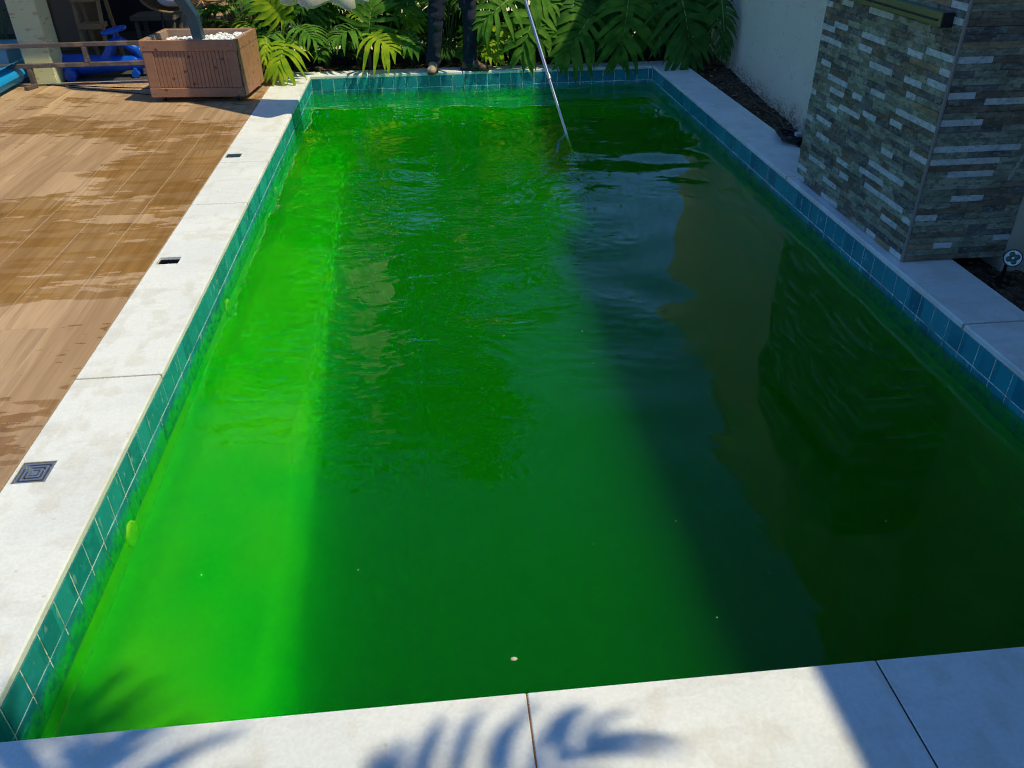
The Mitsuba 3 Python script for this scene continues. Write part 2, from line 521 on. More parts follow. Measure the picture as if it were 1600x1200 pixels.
def wave(X, Y):
    h = np.zeros_like(X)
    r2 = np.random.default_rng(11)
    P = np.stack([X, Y, 0 * X], -1)
    mid = smooth_step(-6.6, -4.4, Y) * (0.45 + 0.55 * smooth_step(0.3, 1.5, X))
    warp = 0.30 * (vfbm(P * 0.9, 3, 5) - 0.5)
    calm = 1 - 0.65 * smooth_step(2.1, 2.7, X) * smooth_step(-3.0, -3.8, Y)
    calm = calm + 0.9 * np.exp(-((X - 2.05) / 0.35) ** 2 - ((Y + 4.4) / 1.0) ** 2)
    for k in range(26):                       # long soft swells
        lam = r2.uniform(0.30, 0.85)
        th = r2.normal(1.45, 0.55)
        kx, ky = np.cos(th), np.sin(th)
        h += 0.00052 * (lam / 0.5) ** 1.2 * np.sin(2 * np.pi / lam * (kx * X + ky * Y + warp) + r2.uniform(0, 6.28)) * (0.40 + 0.85 * mid) * calm
    patch = vfbm(P * A([1.1, 1.6, 1]) + 4, 3, 9)
    patch = smooth_step(0.44, 0.64, patch) * smooth_step(-7.0, -4.6, Y)
    gust = np.exp(-((X - 0.72) / 0.40) ** 2) * smooth_step(-6.1, -5.3, Y) * smooth_step(-2.6, -3.4, Y)
    tex = vfbm(P * A([5, 9, 1]), 3, 14)
    patch = 0.65 * patch + 3.4 * gust * smooth_step(0.35, 0.6, tex)
    for k in range(60):                       # fine ripples
        lam = r2.uniform(0.035, 0.13)
        th = r2.normal(1.5, 0.5)
        kx, ky = np.cos(th), np.sin(th)
        h += 0.000090 * (lam / 0.08) * np.sin(2 * np.pi / lam * (kx * X + ky * Y + 0.5 * warp) + r2.uniform(0, 6.28)) * (0.13 + patch) * calm
    rr = np.hypot(X - 2.222, Y + 1.657)       # rings where the pole enters
    h += 0.0010 * np.sin(2 * np.pi * rr / 0.11) * np.exp(-rr / 0.30)
    return WATER_Z + h


nx, ny = 330, 690
top = grid(-0.004, PW + 0.004, -PL - 0.004, 0.004, nx, ny, wave)
edge = [i * ny for i in range(nx)] + [(nx - 1) * ny + j for j in range(1, ny)] + [i * ny + ny - 1 for i in range(nx - 2, -1, -1)] + [j for j in range(ny - 2, 0, -1)]
V, F = [A(top.vertices)], [A(top.faces)]
base = len(top.vertices)
bot = A(top.vertices)[edge].copy()
bot[:, 2] = FLOOR - 0.2
V.append(bot)
n_e = len(edge)
sf = []
for k in range(n_e):
    a, b = edge[k], edge[(k + 1) % n_e]
    c, d = base + k, base + (k + 1) % n_e
    sf += [[b, a, c], [b, c, d]]
ctr = base + n_e
V.append(A([[PW / 2, -PL / 2, FLOOR - 0.2]]))
for k in range(n_e):
    sf.append([ctr, base + (k + 1) % n_e, base + k])
F.append(A(sf))
wm = trimesh.Trimesh(np.vstack(V), np.vstack(F), process=False)
obj("water", wm, "m_water", smooth=40, kind="structure", label="opaque green algae water filling the pool", interior={"type": "ref", "id": "water_medium"})

# ------------------------------------------------------------------ coping
COP = thing("coping", "white marble coping slabs framing the pool", "coping", kind="structure")
labels[COP].pop("category")
joint = 0.0085


def slab(x0, x1, y0, y1):
    m = cbox((x0 + joint / 2, y0 + joint / 2, -0.030), (x1 - joint / 2, y1 - joint / 2, 0.0), 0.0055)
    obj("slab", m, "m_marble", COP)


def slab_cut(x0, x1, y0, y1, hx0, hx1, hy0, hy1):
    """slab with a square opening"""
    a = m3.Manifold.cube([x1 - x0 - joint, y1 - y0 - joint, 0.03]).translate([x0 + joint / 2, y0 + joint / 2, -0.03])
    b = m3.Manifold.cube([hx1 - hx0, hy1 - hy0, 0.1]).translate([hx0, hy0, -0.05])
    c = m3.Manifold(m3.Mesh(A(cbox((x0 + joint / 2, y0 + joint / 2, -0.03), (x1 - joint / 2, y1 - joint / 2, 0), 0.0055).vertices, np.float32),
                            A(cbox((x0 + joint / 2, y0 + joint / 2, -0.03), (x1 - joint / 2, y1 - joint / 2, 0), 0.0055).faces, np.uint32)))
    obj("slab", (c - b), "m_marble", COP)


LX0, LX1 = -0.335, 0.004
GR = [(-0.314, -0.204, -6.090, -5.975), (-0.306, -0.198, -4.350, -4.265), (-0.311, -0.207, -2.553, -2.463)]
slab_cut(LX0, LX1, -7.052, -5.440, *GR[0])
slab_cut(LX0, LX1, -5.440, -3.480, *GR[1])
slab(LX0, LX1, -3.480, -2.660)
slab_cut(LX0, LX1, -2.660, -1.500, *GR[2])
slab(LX0, LX1, -1.500, -0.004)
RX0, RX1 = 3.353, 3.690
for y0, y1 in ((-7.052, -5.425), (-5.425, -3.440), (-3.440, -1.605), (-1.605, -0.004)):
    slab(RX0, RX1, y0, y1)
xs = [-0.335, 0.55, 1.46, 2.40, 3.353, 3.690]
for x0, x1 in zip(xs[:-1], xs[1:]):
    slab(x0, x1, -0.004, 0.215)
xs = [-1.35, -0.49, 1.271, 2.150, 3.92]
for x0, x1 in zip(xs[:-1], xs[1:]):
    obj("slab", cbox((x0 + 0.0013, -7.78, -0.030), (x1 - 0.0013, -7.056, 0.0), 0.003), "m_marble", COP)
# mortar bed under the slabs, with the three boxes sunk in it
bed = [box((-0.330, -7.04, -0.34), (-0.0075, -6.10, -0.032)), box((-0.330, -5.96, -0.34), (-0.0075, -4.36, -0.032)), box((-0.330, -4.25, -0.34), (-0.0075, -2.56, -0.032)),
       box((-0.330, -2.45, -0.34), (-0.0075, 0.20, -0.032)), box((3.366, -7.04, -0.34), (3.685, 0.20, -0.032)), box((-0.0060, 0.0075, -0.34), (3.364, 0.205, -0.032)),
       box((-1.30, -7.75, -0.34), (3.90, -7.064, -0.032))]
obj("mortar_bed", cat(bed), mat("m_mortar_bed", pr((0.36, 0.33, 0.28), 0.9, 0.1)), COP)
for y in (-5.440, -3.480, -2.660, -1.500):
    obj("joint_mortar", box((LX0 + 0.004, y - 0.0062, -0.029), (LX1 - 0.005, y + 0.0062, -0.0035)), "m_mortar_bed", COP)
for y in (-5.425, -3.440, -1.605):
    obj("joint_mortar", box((RX0 + 0.005, y - 0.0062, -0.029), (RX1 - 0.004, y + 0.0062, -0.0035)), "m_mortar_bed", COP)
for k, x in enumerate((1.271, 2.150)):
    obj("joint_filler", box((x - 0.0014, -7.77, -0.012), (x + 0.0014, -7.062, -0.0012)), mat("m_joint_rust", pr((0.30, 0.13, 0.05), 0.9, 0.1)) if k == 0 else mat("m_joint_dark", pr((0.10, 0.075, 0.055), 0.9, 0.1)), COP)
# the three junction boxes in the left coping
GRID_TXT = ["square steel drain grate with concentric square slots, nearest of the three in the left coping",
            "open square box without a cover in the left coping, middle of the three", "dark square cover in the left coping, farthest of the three, near the planter"]
for k, (x0, x1, y0, y1) in enumerate(GR):
    t = thing("drain_box", GRID_TXT[k], "drain", "square boxes sunk in the left coping")
    wall = 0.004
    zt = -0.013 if k == 1 else -0.002
    sides = [box((x0 + 0.0005, y0 + 0.0005, -0.09), (x0 + wall, y1 - 0.0005, zt)), box((x1 - wall, y0 + 0.0005, -0.09), (x1 - 0.0005, y1 - 0.0005, zt)),
             box((x0 + wall, y0 + 0.0005, -0.09), (x1 - wall, y0 + wall, zt)), box((x0 + wall, y1 - wall, -0.09), (x1 - wall, y1 - 0.0005, zt)),
             ]
    obj("bottom", box((x0 + 0.0005, y0 + 0.0005, -0.095), (x1 - 0.0005, y1 - 0.0005, -0.0905)), "m_black", t)
    obj("box_wall", cat(sides), "m_brass" if k != 1 else "m_black", t)
    ix0, ix1, iy0, iy1 = x0 + wall + 0.001, x1 - wall - 0.001, y0 + wall + 0.001, y1 - wall - 0.001
    if k == 0:
        cx, cy, hw, hh = (ix0 + ix1) / 2, (iy0 + iy1) / 2, (ix1 - ix0) / 2, (iy1 - iy0) / 2
        for q, f in enumerate((1.0, 0.72, 0.44)):
            w = 0.0068
            a, b = hw * f, hh * f
            ring = [box((cx - a, cy - b, -0.012), (cx + a, cy - b + w, -0.004)), box((cx - a, cy + b - w, -0.012), (cx + a, cy + b, -0.004)),
                    box((cx - a, cy - b + w, -0.012), (cx - a + w, cy + b - w, -0.004)), box((cx + a - w, cy - b + w, -0.012), (cx + a, cy + b - w, -0.004))]
            obj("grate_ring", cat(ring), "m_steel", t)
        obj("grate_plate", box((cx - hw * 0.2, cy - hh * 0.2, -0.012), (cx + hw * 0.2, cy + hh * 0.2, -0.004)), "m_steel", t)
        obj("grate_cross", cat([bar((cx - hw, cy - hh, -0.014), (cx + hw, cy + hh, -0.014), 0.006, 0.004, 0.0005), bar((cx - hw, cy + hh, -0.0145), (cx + hw, cy - hh, -0.0145), 0.006, 0.004, 0.0005)]), "m_steel", t)
    elif k == 1:
        obj("wire", cat([tube([(ix0 + 0.02, iy0 + 0.02, -0.088), (ix0 + 0.03, iy0 + 0.04, -0.07), (ix0 + 0.06, iy0 + 0.05, -0.065), (ix1 - 0.01, iy0 + 0.04, -0.08)], 0.0045, 6),
                         tube([(ix1 - 0.02, iy1 - 0.02, -0.088), (ix1 - 0.04, iy0 + 0.03, -0.06), (ix0 + 0.01, iy0 + 0.015, -0.08)], 0.0045, 6)]), "m_black", t, smooth=True)
    else:
        obj("cover", cbox((ix0, iy0, -0.010), (ix1, iy1, -0.003), 0.001), "m_dark_metal", t)

# ------------------------------------------------------------------ deck of wood-look planks
DECK = thing("deck", "deck of wood-look porcelain planks left of the pool, partly wet", "deck", kind="structure")
labels[DECK].pop("category")
DW, DL = 0.2575, 1.13
planks, extra = 0, []
for c in range(12):
    x1 = -0.3375 - c * DW
    x0 = x1 - DW + 0.0034
    ph = -4.59 if c % 2 == 0 else -2.72
    for r in range(-3, 6):
        y0, y1 = ph + r * DL + 0.002, ph + (r + 1) * DL - 0.002
        y0, y1 = max(y0, -7.05), min(y1, 0.085)
        if y1 - y0 < 0.03:
            continue
        dz = rng.uniform(-0.0008, 0.0004)
        obj("plank", cbox((x0, y0, -0.014), (x1, y1, -0.003 + dz), 0.0015), "m_deck", DECK)
obj("grout", box((-3.46, -7.05, -0.30), (-0.3365, 0.085, -0.0050)), "m_deck_grout", DECK)
obj("edge_strip", cbox((-3.46, 0.086, -0.30), (-0.36, 0.112, -0.003), 0.002), "m_steel", DECK)

# ------------------------------------------------------------------ porch floor, yard and soil
obj("porch_floor", box((-6.0, 0.1125, -0.34), (-1.05, 6.0, -0.03)), "m_porch_floor", kind="structure", label="dark tiled floor of the shaded porch")
obj("yard_paving", box((-1.0495, 1.60, -0.34), (9.0, 14.0, -0.10)), "m_paving", kind="structure", label="sandy paved yard seen between the plants")
for name, x0, x1, y0, y1, z in (("planting_bed", -1.0495, 6.0, 0.218, 1.5995, -0.055), ("soil_strip", 3.692, 4.6, -7.9, 0.2175, -0.075)):
    def zf(X, Y, z=z):
        return z + 0.045 * (vfbm(np.stack([X * 7, Y * 7, 0 * X], -1), 4, 3) - 0.5) + 0.02 * (vfbm(np.stack([X * 30, Y * 30, 0 * X], -1), 2, 8) - 0.5)
    obj(name, grid(x0, x1, y0, y1, int((x1 - x0) / 0.025), int((y1 - y0) / 0.025), zf), "m_soil", smooth=True, kind="structure",
        label="dark soil of the planting bed behind the pool" if name == "planting_bed" else "dark soil strip between the right coping and the walls")
litter = []
for k in range(420):
    x, y = (rng.uniform(-0.9, 3.6), rng.uniform(0.225, 0.6)) if k < 260 else (rng.uniform(3.70, 4.1), rng.uniform(-5.4, 0.2))
    L, w = rng.uniform(0.02, 0.07), rng.uniform(0.004, 0.014)
    a, b = rng.uniform(0, 6.28), rng.uniform(-0.3, 0.3)
    m = trimesh.Trimesh(A([(-L / 2, 0, 0), (0, -w, 0.004), (L / 2, 0, 0.002), (0, w, 0.006)]), [[0, 1, 2], [0, 2, 3]], process=False)
    M = trimesh.transformations.euler_matrix(b, rng.uniform(-0.3, 0.3), a)
    M[:3, 3] = (x, y, (-0.035 if k < 260 else -0.055) + rng.uniform(0, 0.012))
    m.apply_transform(M)
    litter.append(m)
obj("leaf_litter", cat(litter), "m_leaf_dry", kind="stuff", label="dry leaf litter scattered over the dark soil")

# ------------------------------------------------------------------ walls, pillar
WALL_A, WALL_B = A([4.290, 1.6]), A([3.86, -3.456])
d = (WALL_A - WALL_B) / np.linalg.norm(WALL_A - WALL_B)
nrm = A([d[1], -d[0]])
bw = thing("boundary_wall", "tall off-white stucco wall running from the pillar to the dark leaves", "wall")


def prism_xy(poly, z0, z1):
    poly = A(poly, float)
    n = len(poly)
    v = np.vstack([np.c_[poly, np.full(n, z0)], np.c_[poly, np.full(n, z1)]])
    m = trimesh.convex.convex_hull(v)
    return m


a, b = WALL_A, WALL_B
obj("wall", prism_xy([a, b, b + nrm * 0.15, a + nrm * 0.15], -0.34, 3.05), "m_stucco", bw)
obj("wall_cap", prism_xy([a - nrm * 0.02, b - nrm * 0.02, b + nrm * 0.17, a + nrm * 0.17], 3.052, 3.10), "m_white_paint", bw)

PX0, PX1, PY0, PY1, PZ = 3.412, 3.945, -4.785, -3.455, 1.50
pil = thing("stone_pillar", "low wide pillar clad in thin strips of grey, rust and pale stone on the right coping", "pillar")
obj("core", box((PX0 + 0.010, PY0 + 0.010, 0.0005), (PX1, PY1, PZ)), mat("m_mortar_dark", pr((0.11, 0.10, 0.085), 0.9, 0.1)), pil)
obj("cap", cbox((PX0 - 0.001, PY0 - 0.001, PZ + 0.002), (PX1, PY1, PZ + 0.022), 0.004), STONES[1], pil)
strips = []                                   # (size, mesh, bsdf)
RH = 0.0300
for face in (0, 1):
    length = (PY1 - PY0) if face == 0 else (PX1 - PX0)
    z, row = 0.004, 0
    now_pale = []
    while z < PZ - 0.01:
        g = 0.0025 if row % 12 == 0 else 0.0006  # joints between the clad panels every twelve courses
        u = 0.0125
        last_pale, now_pale = now_pale, []
        panel = (row // 12) % 2
        while u < length - 0.004:
            w = rng.uniform(0.07, 0.27) * (1.0 if face == 0 else 1.3)
            u1 = min(u + w, length)
            if length - u1 < 0.05:
                u1 = length
            h = RH
            if any(p0 < u + w and p1 > u for p0, p1 in last_pale) and rng.random() < 0.9:
                lim = 0.80
            else:
                lim = 1.0
            r = rng.random() * lim
            k = 0 if r < 0.36 else 1 if r < 0.58 else 2 if r < 0.76 else 3 if r < 0.80 else 4
            if face == 1 and k == 4 and rng.random() < 0.35:
                k = 1
            proud = rng.uniform(0.0, 0.0042)
            if face == 0:
                m = cbox((PX0 - proud, PY0 + u + 0.0006, z + g / 2), (PX0 + 0.012, PY0 + u1 - 0.0006, z + h - 0.0004), 0.0012)
            else:
                m = cbox((PX0 + u + 0.0006, PY0 - proud, z + g / 2), (PX0 + u1 - 0.0006, PY0 + 0.012, z + h - 0.0004), 0.0012)
            now_pale += [(u, u1)] if k == 4 else []
            strips.append(((u1 - u) * (1 if z < 1.12 else 0.01), m, STONES[k]))
            u = u1
        z += RH
        row += 1
strips.sort(key=lambda s: -s[0])
for s in strips[:298]:
    obj("stone_strip", s[1], s[2], pil)
for k, nm in enumerate(STONES):
    rest = [s[1] for s in strips[298:] if s[2] == nm]
    obj("small_stone", cat(rest), nm, pil, kind="stuff")
obj("corner_trim", cbox((PX0 - 0.002, PY0 - 0.002, 0.001), (PX0 + 0.0115, PY0 + 0.0115, PZ), 0.002), mat("m_trim", pr((0.30, 0.24, 0.21), 0.5, 0.4)), pil)
drip = []
for k in range(7):
    t0, t1 = k / 7, (k + 1) / 7
    p0, p1 = A([3.905, 0.60]) + t0 * A([-0.07, -0.20]), A([3.905, 0.60]) + t1 * A([-0.07, -0.20])
    w = 0.0062 - 0.0006 * k
    drip.append(box((min(p0[0], p1[0]) - w / 2, PY0 - 0.0042, min(p0[1], p1[1])), (max(p0[0], p1[0]) + w / 2, PY0 - 0.0030, max(p0[1], p1[1]))))
obj("mineral_streak", cat(drip), "m_mineral", pil, label="thin pale mineral streak down the dark side")

sp = thing("waterfall_spout", "long narrow bronze waterfall spout with a slot, fixed across the pillar", "spout")
sy0, sy1, sz0, sz1, sx = -4.700, -3.560, 1.072, 1.128, PX0 - 0.004
obj("body", cbox((sx - 0.052, sy0 + 0.004, sz0), (sx, sy1 - 0.004, sz1), 0.003), "m_bronze", sp)
obj("lip", cbox((sx - 0.060, sy0 + 0.03, sz0 + 0.020), (sx - 0.052, sy1 - 0.03, sz0 + 0.027), 0.001), "m_black", sp)
for y in (sy0, sy1):
    obj("end_cap", cbox((sx - 0.054, y - 0.004, sz0 - 0.002), (sx, y + 0.004, sz1 + 0.002), 0.002), "m_black", sp)

sw = thing("garden_wall", "beige wall behind the right side of the pillar", "wall")
obj("wall", box((3.947, -4.797, -0.34), (4.40, -3.46, 3.05)), "m_beige_wall", sw)
obj("wall_cap", cbox((3.93, -4.735, 3.052), (4.417, -3.46, 3.10), 0.006), "m_white_paint", sw)

# the house beside the near half of the pool (outside the frame; it shades the right half)
ho = thing("house", "single storey house with flat parapet right of the near end of the pool", "house")
obj("wall", box((4.12, -14.0, -0.34), (9.0, -4.80, 3.50)), "m_beige_wall", ho)
obj("parapet", cbox((4.06, -14.06, 3.502), (9.06, -4.74, 3.66), 0.01), "m_white_paint", ho)
for k, y in enumerate((-7.4, -10.2)):
    w = obj("window", cbox((4.09, y - 0.7, 0.95), (4.119, y + 0.7, 2.15), 0.004), "m_door", ho)
    obj("pane", box((4.084, y - 0.62, 1.03), (4.089, y + 0.62, 2.07)), "m_glass_pane", w)

# ------------------------------------------------------------------ porch with column, rail and furniture
col = thing("porch_column", "pale green square porch column behind the metal rail", "column")
obj("shaft", cbox((-2.630, 0.118, -0.03), (-2.375, 0.40, 2.55), 0.012), "m_column", col)
rf = thing("porch_roof", "tiled porch roof above the left patio", "roof")
obj("slab", box((-6.0, -0.50, 2.56), (-0.45, 6.0, 2.70)), "m_white_paint", rf)
obj("roof_tiles", trimesh.convex.convex_hull(A([(-6.1, -0.58, 2.71), (-0.4, -0.58, 2.71), (-6.1, 6.1, 2.71), (-0.4, 6.1, 2.71), (-6.1, 6.1, 3.9), (-0.4, 6.1, 3.9)])), "m_roof", rf)
pw = thing("porch_back_wall", "dark wall at the back of the shaded porch", "wall")
obj("wall", box((-6.0, 3.2, -0.03), (-1.95, 3.35, 2.558)), "m_dark_wall", pw)
obj("door", cbox((-2.95, 3.17, -0.03), (-2.15, 3.198, 2.05), 0.004), "m_black", pw)
pw2 = thing("annex_wall", "sunlit cream wall with a terracotta door frame behind the parasol mast", "wall")
obj("wall", box((-1.948, 3.2, -0.03), (-0.7, 3.35, 2.4)), "m_pale_wall", pw2)
for x in (-1.62, -1.30):
    obj("door_frame", cbox((x, 3.12, -0.03), (x + 0.10, 3.198, 2.1), 0.006), "m_terracotta", pw2)
obj("sill", cbox((-1.66, 3.05, -0.03), (-1.12, 3.118, 0.10), 0.006), "m_terracotta", pw2)

rail = thing("guard_rail", "low rusty metal rail with two bars along the deck edge", "rail")
ry = -0.06
for z, r0 in ((0.355, -3.4), (0.182, -3.4)):
    obj("bar", bar((r0, ry, z), (-1.16, ry, z), 0.04, 0.036, 0.004), "m_rail", rail)
obj("post", bar((-2.515, ry, -0.003), (-2.515, ry, 0.163), 0.042, 0.042, 0.004, up=(0, 1, 0)), "m_rail", rail)
obj("post", bar((-1.985, ry, 0.201), (-1.985, ry, 0.336), 0.042, 0.042, 0.004, up=(0, 1, 0)), "m_rail", rail)
obj("foot", bar((-2.535, -0.21, 0.014), (-2.495, -0.082, 0.014), 0.048, 0.034, 0.004), "m_rail", rail)
for k, (x1, y1) in enumerate(((-1.20, -0.36), (-1.22, -0.62))):
    pts = [(-2.43 + t * (x1 + 2.43), -0.0 + t * (y1 - 0.0) + 0.008 * math.sin(9 * t + k), 0.001) for t in np.linspace(0, 1, 14)]
    obj("tie_cord", tube(pts, 0.0045, 6), "m_black", smooth=True, group="cords on the deck", label=("thin black cord on the deck between rail foot and planter, farther of the two", "thin black cord on the deck between rail foot and planter, nearer of the two")[k], category="cord")


def chain_solid(segs, ref=0.01, it=8):
    """union of hulls of sphere pairs, smoothed"""
    parts = []
    for (p0, r0, p1, r1) in segs:
        s0 = m3.Manifold.sphere(r0, 16).translate(list(map(float, p0)))
        s1 = m3.Manifold.sphere(r1, 16).translate(list(map(float, p1)))
        parts.append(m3.Manifold.batch_hull([s0, s1]))
    m = m3.Manifold.batch_boolean(parts, m3.OpType.Add).refine_to_length(ref).to_mesh()
    t = trimesh.Trimesh(m.vert_properties[:, :3], m.tri_verts, process=True)
    trimesh.smoothing.filter_taubin(t, iterations=it)
    return t


# blue swing car on the porch
car = thing("ride_on_car", "blue plastic ride-on toy car behind the metal rail", "toy car")
cx, cy, cz = -2.02, 0.42, -0.03
L = lambda x, y, z: (cx + x, cy + y, cz + z)
seg = [(L(-0.36, 0, 0.13), 0.085, L(-0.20, 0, 0.12), 0.10), (L(-0.20, 0, 0.12), 0.10, L(0.05, 0, 0.12), 0.075), (L(0.05, 0, 0.12), 0.075, L(0.30, 0, 0.13), 0.07),
       (L(-0.30, -0.12, 0.10), 0.05, L(-0.30, 0.12, 0.10), 0.05), (L(-0.40, 0, 0.17), 0.06, L(-0.33, 0, 0.14), 0.08),
       (L(0.02, -0.03, 0.15), 0.045, L(0.13, -0.05, 0.30), 0.032), (L(0.02, 0.03, 0.15), 0.045, L(0.13, 0.05, 0.30), 0.032),
       (L(0.13, 0, 0.31), 0.045, L(0.20, 0, 0.33), 0.045), (L(0.20, 0, 0.33), 0.04, L(0.36, 0, 0.23), 0.045), (L(0.36, 0, 0.23), 0.05, L(0.42, 0, 0.14), 0.055), (L(0.42, 0, 0.14), 0.055, L(0.30, 0, 0.12), 0.065)]
obj("body", chain_solid(seg, 0.02, 12), "m_blue_plastic", car, smooth=True)
ring = [L(0.17 + 0.10 * math.cos(a), 0.13 * math.sin(a), 0.425 + 0.02 * math.cos(a)) for a in np.linspace(0, 2 * np.pi, 25)]
obj("steering_wheel", cat([tube(ring, 0.019, 8), bar(L(0.17, -0.12, 0.425), L(0.17, 0.12, 0.425), 0.05, 0.022, 0.006)]), "m_blue_plastic", car, smooth=50)
obj("steering_column", tube([L(0.17, 0, 0.33), L(0.17, 0, 0.42)], 0.022, 10), "m_blue_plastic", car, smooth=50)
for (x, y, r) in ((-0.28, -0.15, 0.055), (-0.28, 0.15, 0.055), (0.30, -0.07, 0.035), (0.30, 0.07, 0.035)):
    w = trimesh.creation.cylinder(r, 0.05, sections=20)
    w.apply_transform(trimesh.transformations.rotation_matrix(np.pi / 2, [1, 0, 0]))
    w.apply_translation(L(x, y, r))
    obj("wheel", w, "m_blue_plastic", car, smooth=40)
obj("caster_arm", cat([bar(L(0.30, -0.09, 0.075), L(0.30, 0.09, 0.075), 0.03, 0.03, 0.004)]), "m_blue_plastic", car)

# tall wooden step stool
st = thing("step_stool", "tall wooden step stool standing in the dark porch", "stool")
sx0, sx1, syf, syb = -2.46, -2.20, 1.15, 1.55
for x, w in ((sx0, 0.035), (sx1, 0.035)):
    obj("front_leg", bar((x + (0.02 if x < -2.3 else -0.02), syf, -0.03), (x + 0.0, syf + 0.12, 0.98), w, 0.035, 0.004, up=(0, 1, 0)), "m_pale_wood", st)
    obj("rear_leg", bar((x, syb, -0.03), (x, syf + 0.18, 0.98), w, 0.03, 0.004, up=(0, 1, 0)), "m_pale_wood", st)
for z in (0.30, 0.56, 0.80):
    obj("step", cbox((sx0 + 0.012, syf - 0.02, z), (sx1 - 0.012, syf + 0.20, z + 0.05), 0.004), "m_pale_wood", st)
obj("seat", cbox((sx0 - 0.03, syf, 0.985), (sx1 + 0.03, syf + 0.30, 1.01), 0.004), "m_pale_wood", st)
cb = thing("dark_cabinet", "dark brown cabinet in the shade behind the step stool", "cabinet")
obj("body", cbox((-3.3, 1.9, -0.03), (-2.62, 2.4, 1.3), 0.01), "m_door", cb)
obj("door_leaf", cbox((-3.27, 1.875, 0.0), (-2.98, 1.899, 1.27), 0.004), "m_door", cb)
obj("door_leaf", cbox((-2.94, 1.875, 0.0), (-2.65, 1.899, 1.27), 0.004), "m_door", cb)
lb = thing("low_bench", "low dark wooden bench against the porch wall", "bench")
obj("seat", cbox((-2.25, 2.2, 0.22), (-1.75, 2.6, 0.27), 0.005), "m_dark_wall", lb)
for x in (-2.22, -1.81):
    for y in (2.23, 2.54):
        obj("leg", cbox((x, y, -0.03), (x + 0.04, y + 0.04, 0.218), 0.004), "m_dark_wall", lb)


def rattan_chair(name_label, cx, cy, cz, r, tilt, rz, rm, group="round rattan chairs on the porch"):
    t = thing("rattan_chair", name_label, "chair", group)
    M = trimesh.transformations.euler_matrix(tilt, 0, 0)
    M = trimesh.transformations.rotation_matrix(rz, [0, 0, 1]) @ M
    M[:3, 3] = (cx, cy, cz)

    def put(p):
        p = A(p, float)
        return p @ M[:3, :3].T + M[:3, 3]
    rim = [(r * math.cos(a), r * math.sin(a), 0.16) for a in np.linspace(0, 2 * np.pi, 37)]
    obj("rim", tube(put(rim), 0.014, 8), rm, t, smooth=True)
    sp_ = []
    for a in np.linspace(0, 2 * np.pi, 45)[:-1]:
        pts = [(q * r * math.cos(a), q * r * math.sin(a), 0.16 * q ** 2) for q in np.linspace(0.22, 1, 7)]
        sp_.append(tube(put(pts), 0.006, 5))
    obj("shell", cat(sp_), rm, t, smooth=True)
    hub = [(0.23 * r * math.cos(a), 0.23 * r * math.sin(a), 0.008) for a in np.linspace(0, 2 * np.pi, 25)]
    obj("seat_ring", tube(put(hub), 0.016, 8), rm, t, smooth=True)
    for a in (0.6, 2.5, 3.8, 5.6):
        top_ = put([(0.5 * r * math.cos(a), 0.5 * r * math.sin(a), 0.03)])[0]
        obj("leg", tube([top_, (top_[0] + 0.06 * math.cos(a + rz), top_[1] + 0.06 * math.sin(a + rz), -0.03)], 0.009, 8), "m_black", t, smooth=True)
    return t, put


t1, put1 = rattan_chair("round rattan chair on black legs holding a pale cushion, behind the parasol mast", -1.60, 1.75, 0.45, 0.34, 0.55, 0.25, "m_rattan_dark")
cu = thing("seat_cushion", "pale lilac cushion resting in the round rattan chair", "cushion")
cs = trimesh.creation.icosphere(3, 1.0)
v = A(cs.vertices)
v = np.sign(v) * np.abs(v) ** 0.75 * A([0.17, 0.17, 0.09])
cs = trimesh.Trimesh(put1(v * A([1, 1, 1]) + A([0.0, 0.0, 0.14])), cs.faces, process=False)
obj("cover", cs, "m_cushion", cu, smooth=True)
rattan_chair("round sunlit rattan chair in front of the cream wall, right of the terracotta frame", -1.02, 2.05, 0.46, 0.30, 0.95, -0.5, "m_rattan")
pot = thing("clay_pot", "orange clay pot beside the sunlit rattan chair", "pot")
obj("pot", place(lathe([(0.0, 0.0), (0.09, 0.0), (0.13, 0.20), (0.145, 0.20), (0.145, 0.24), (0.12, 0.24), (0.11, 0.18), (0.0, 0.18)]), 0, (-1.00, 2.65, -0.03)), "m_terracotta", pot, smooth=40)

# pool cover roll and the pale blue bin on the far left
rl = thing("pool_cover_roll", "bright blue rolled-up pool cover lying on the deck edge", "pool cover")
pts = []
for k, th in enumerate(np.linspace(0, 5.6 * np.pi, 110)):
    r = 0.095 - 0.0028 * th
    pts.append((r * math.cos(th), r * math.sin(th)))
pts = A(pts)
nrm2 = pts / np.linalg.norm(pts, axis=1, keepdims=True)
out, inn = pts, pts - nrm2 * 0.004
ys_ = np.linspace(-0.95, 0.07, 14)
verts, fcs = [], []
for side in (out, inn):
    for y in ys_:
        wob = 1 + 0.03 * math.sin(9 * y)
        verts.append(np.c_[-2.72 + side[:, 0] * wob, np.full(len(side), y), 0.092 + side[:, 1] * wob])
verts = np.vstack(verts)
n = len(pts)
for s in (0, 1):
    for j in range(len(ys_) - 1):
        b = (s * len(ys_) + j) * n
        for k in range(n - 1):
            fcs += [[b + k, b + k + 1, b + n + k + 1], [b + k, b + n + k + 1, b + n + k]]
obj("sheet", trimesh.Trimesh(verts, A(fcs), process=False), "m_blue_cover", rl, smooth=True)
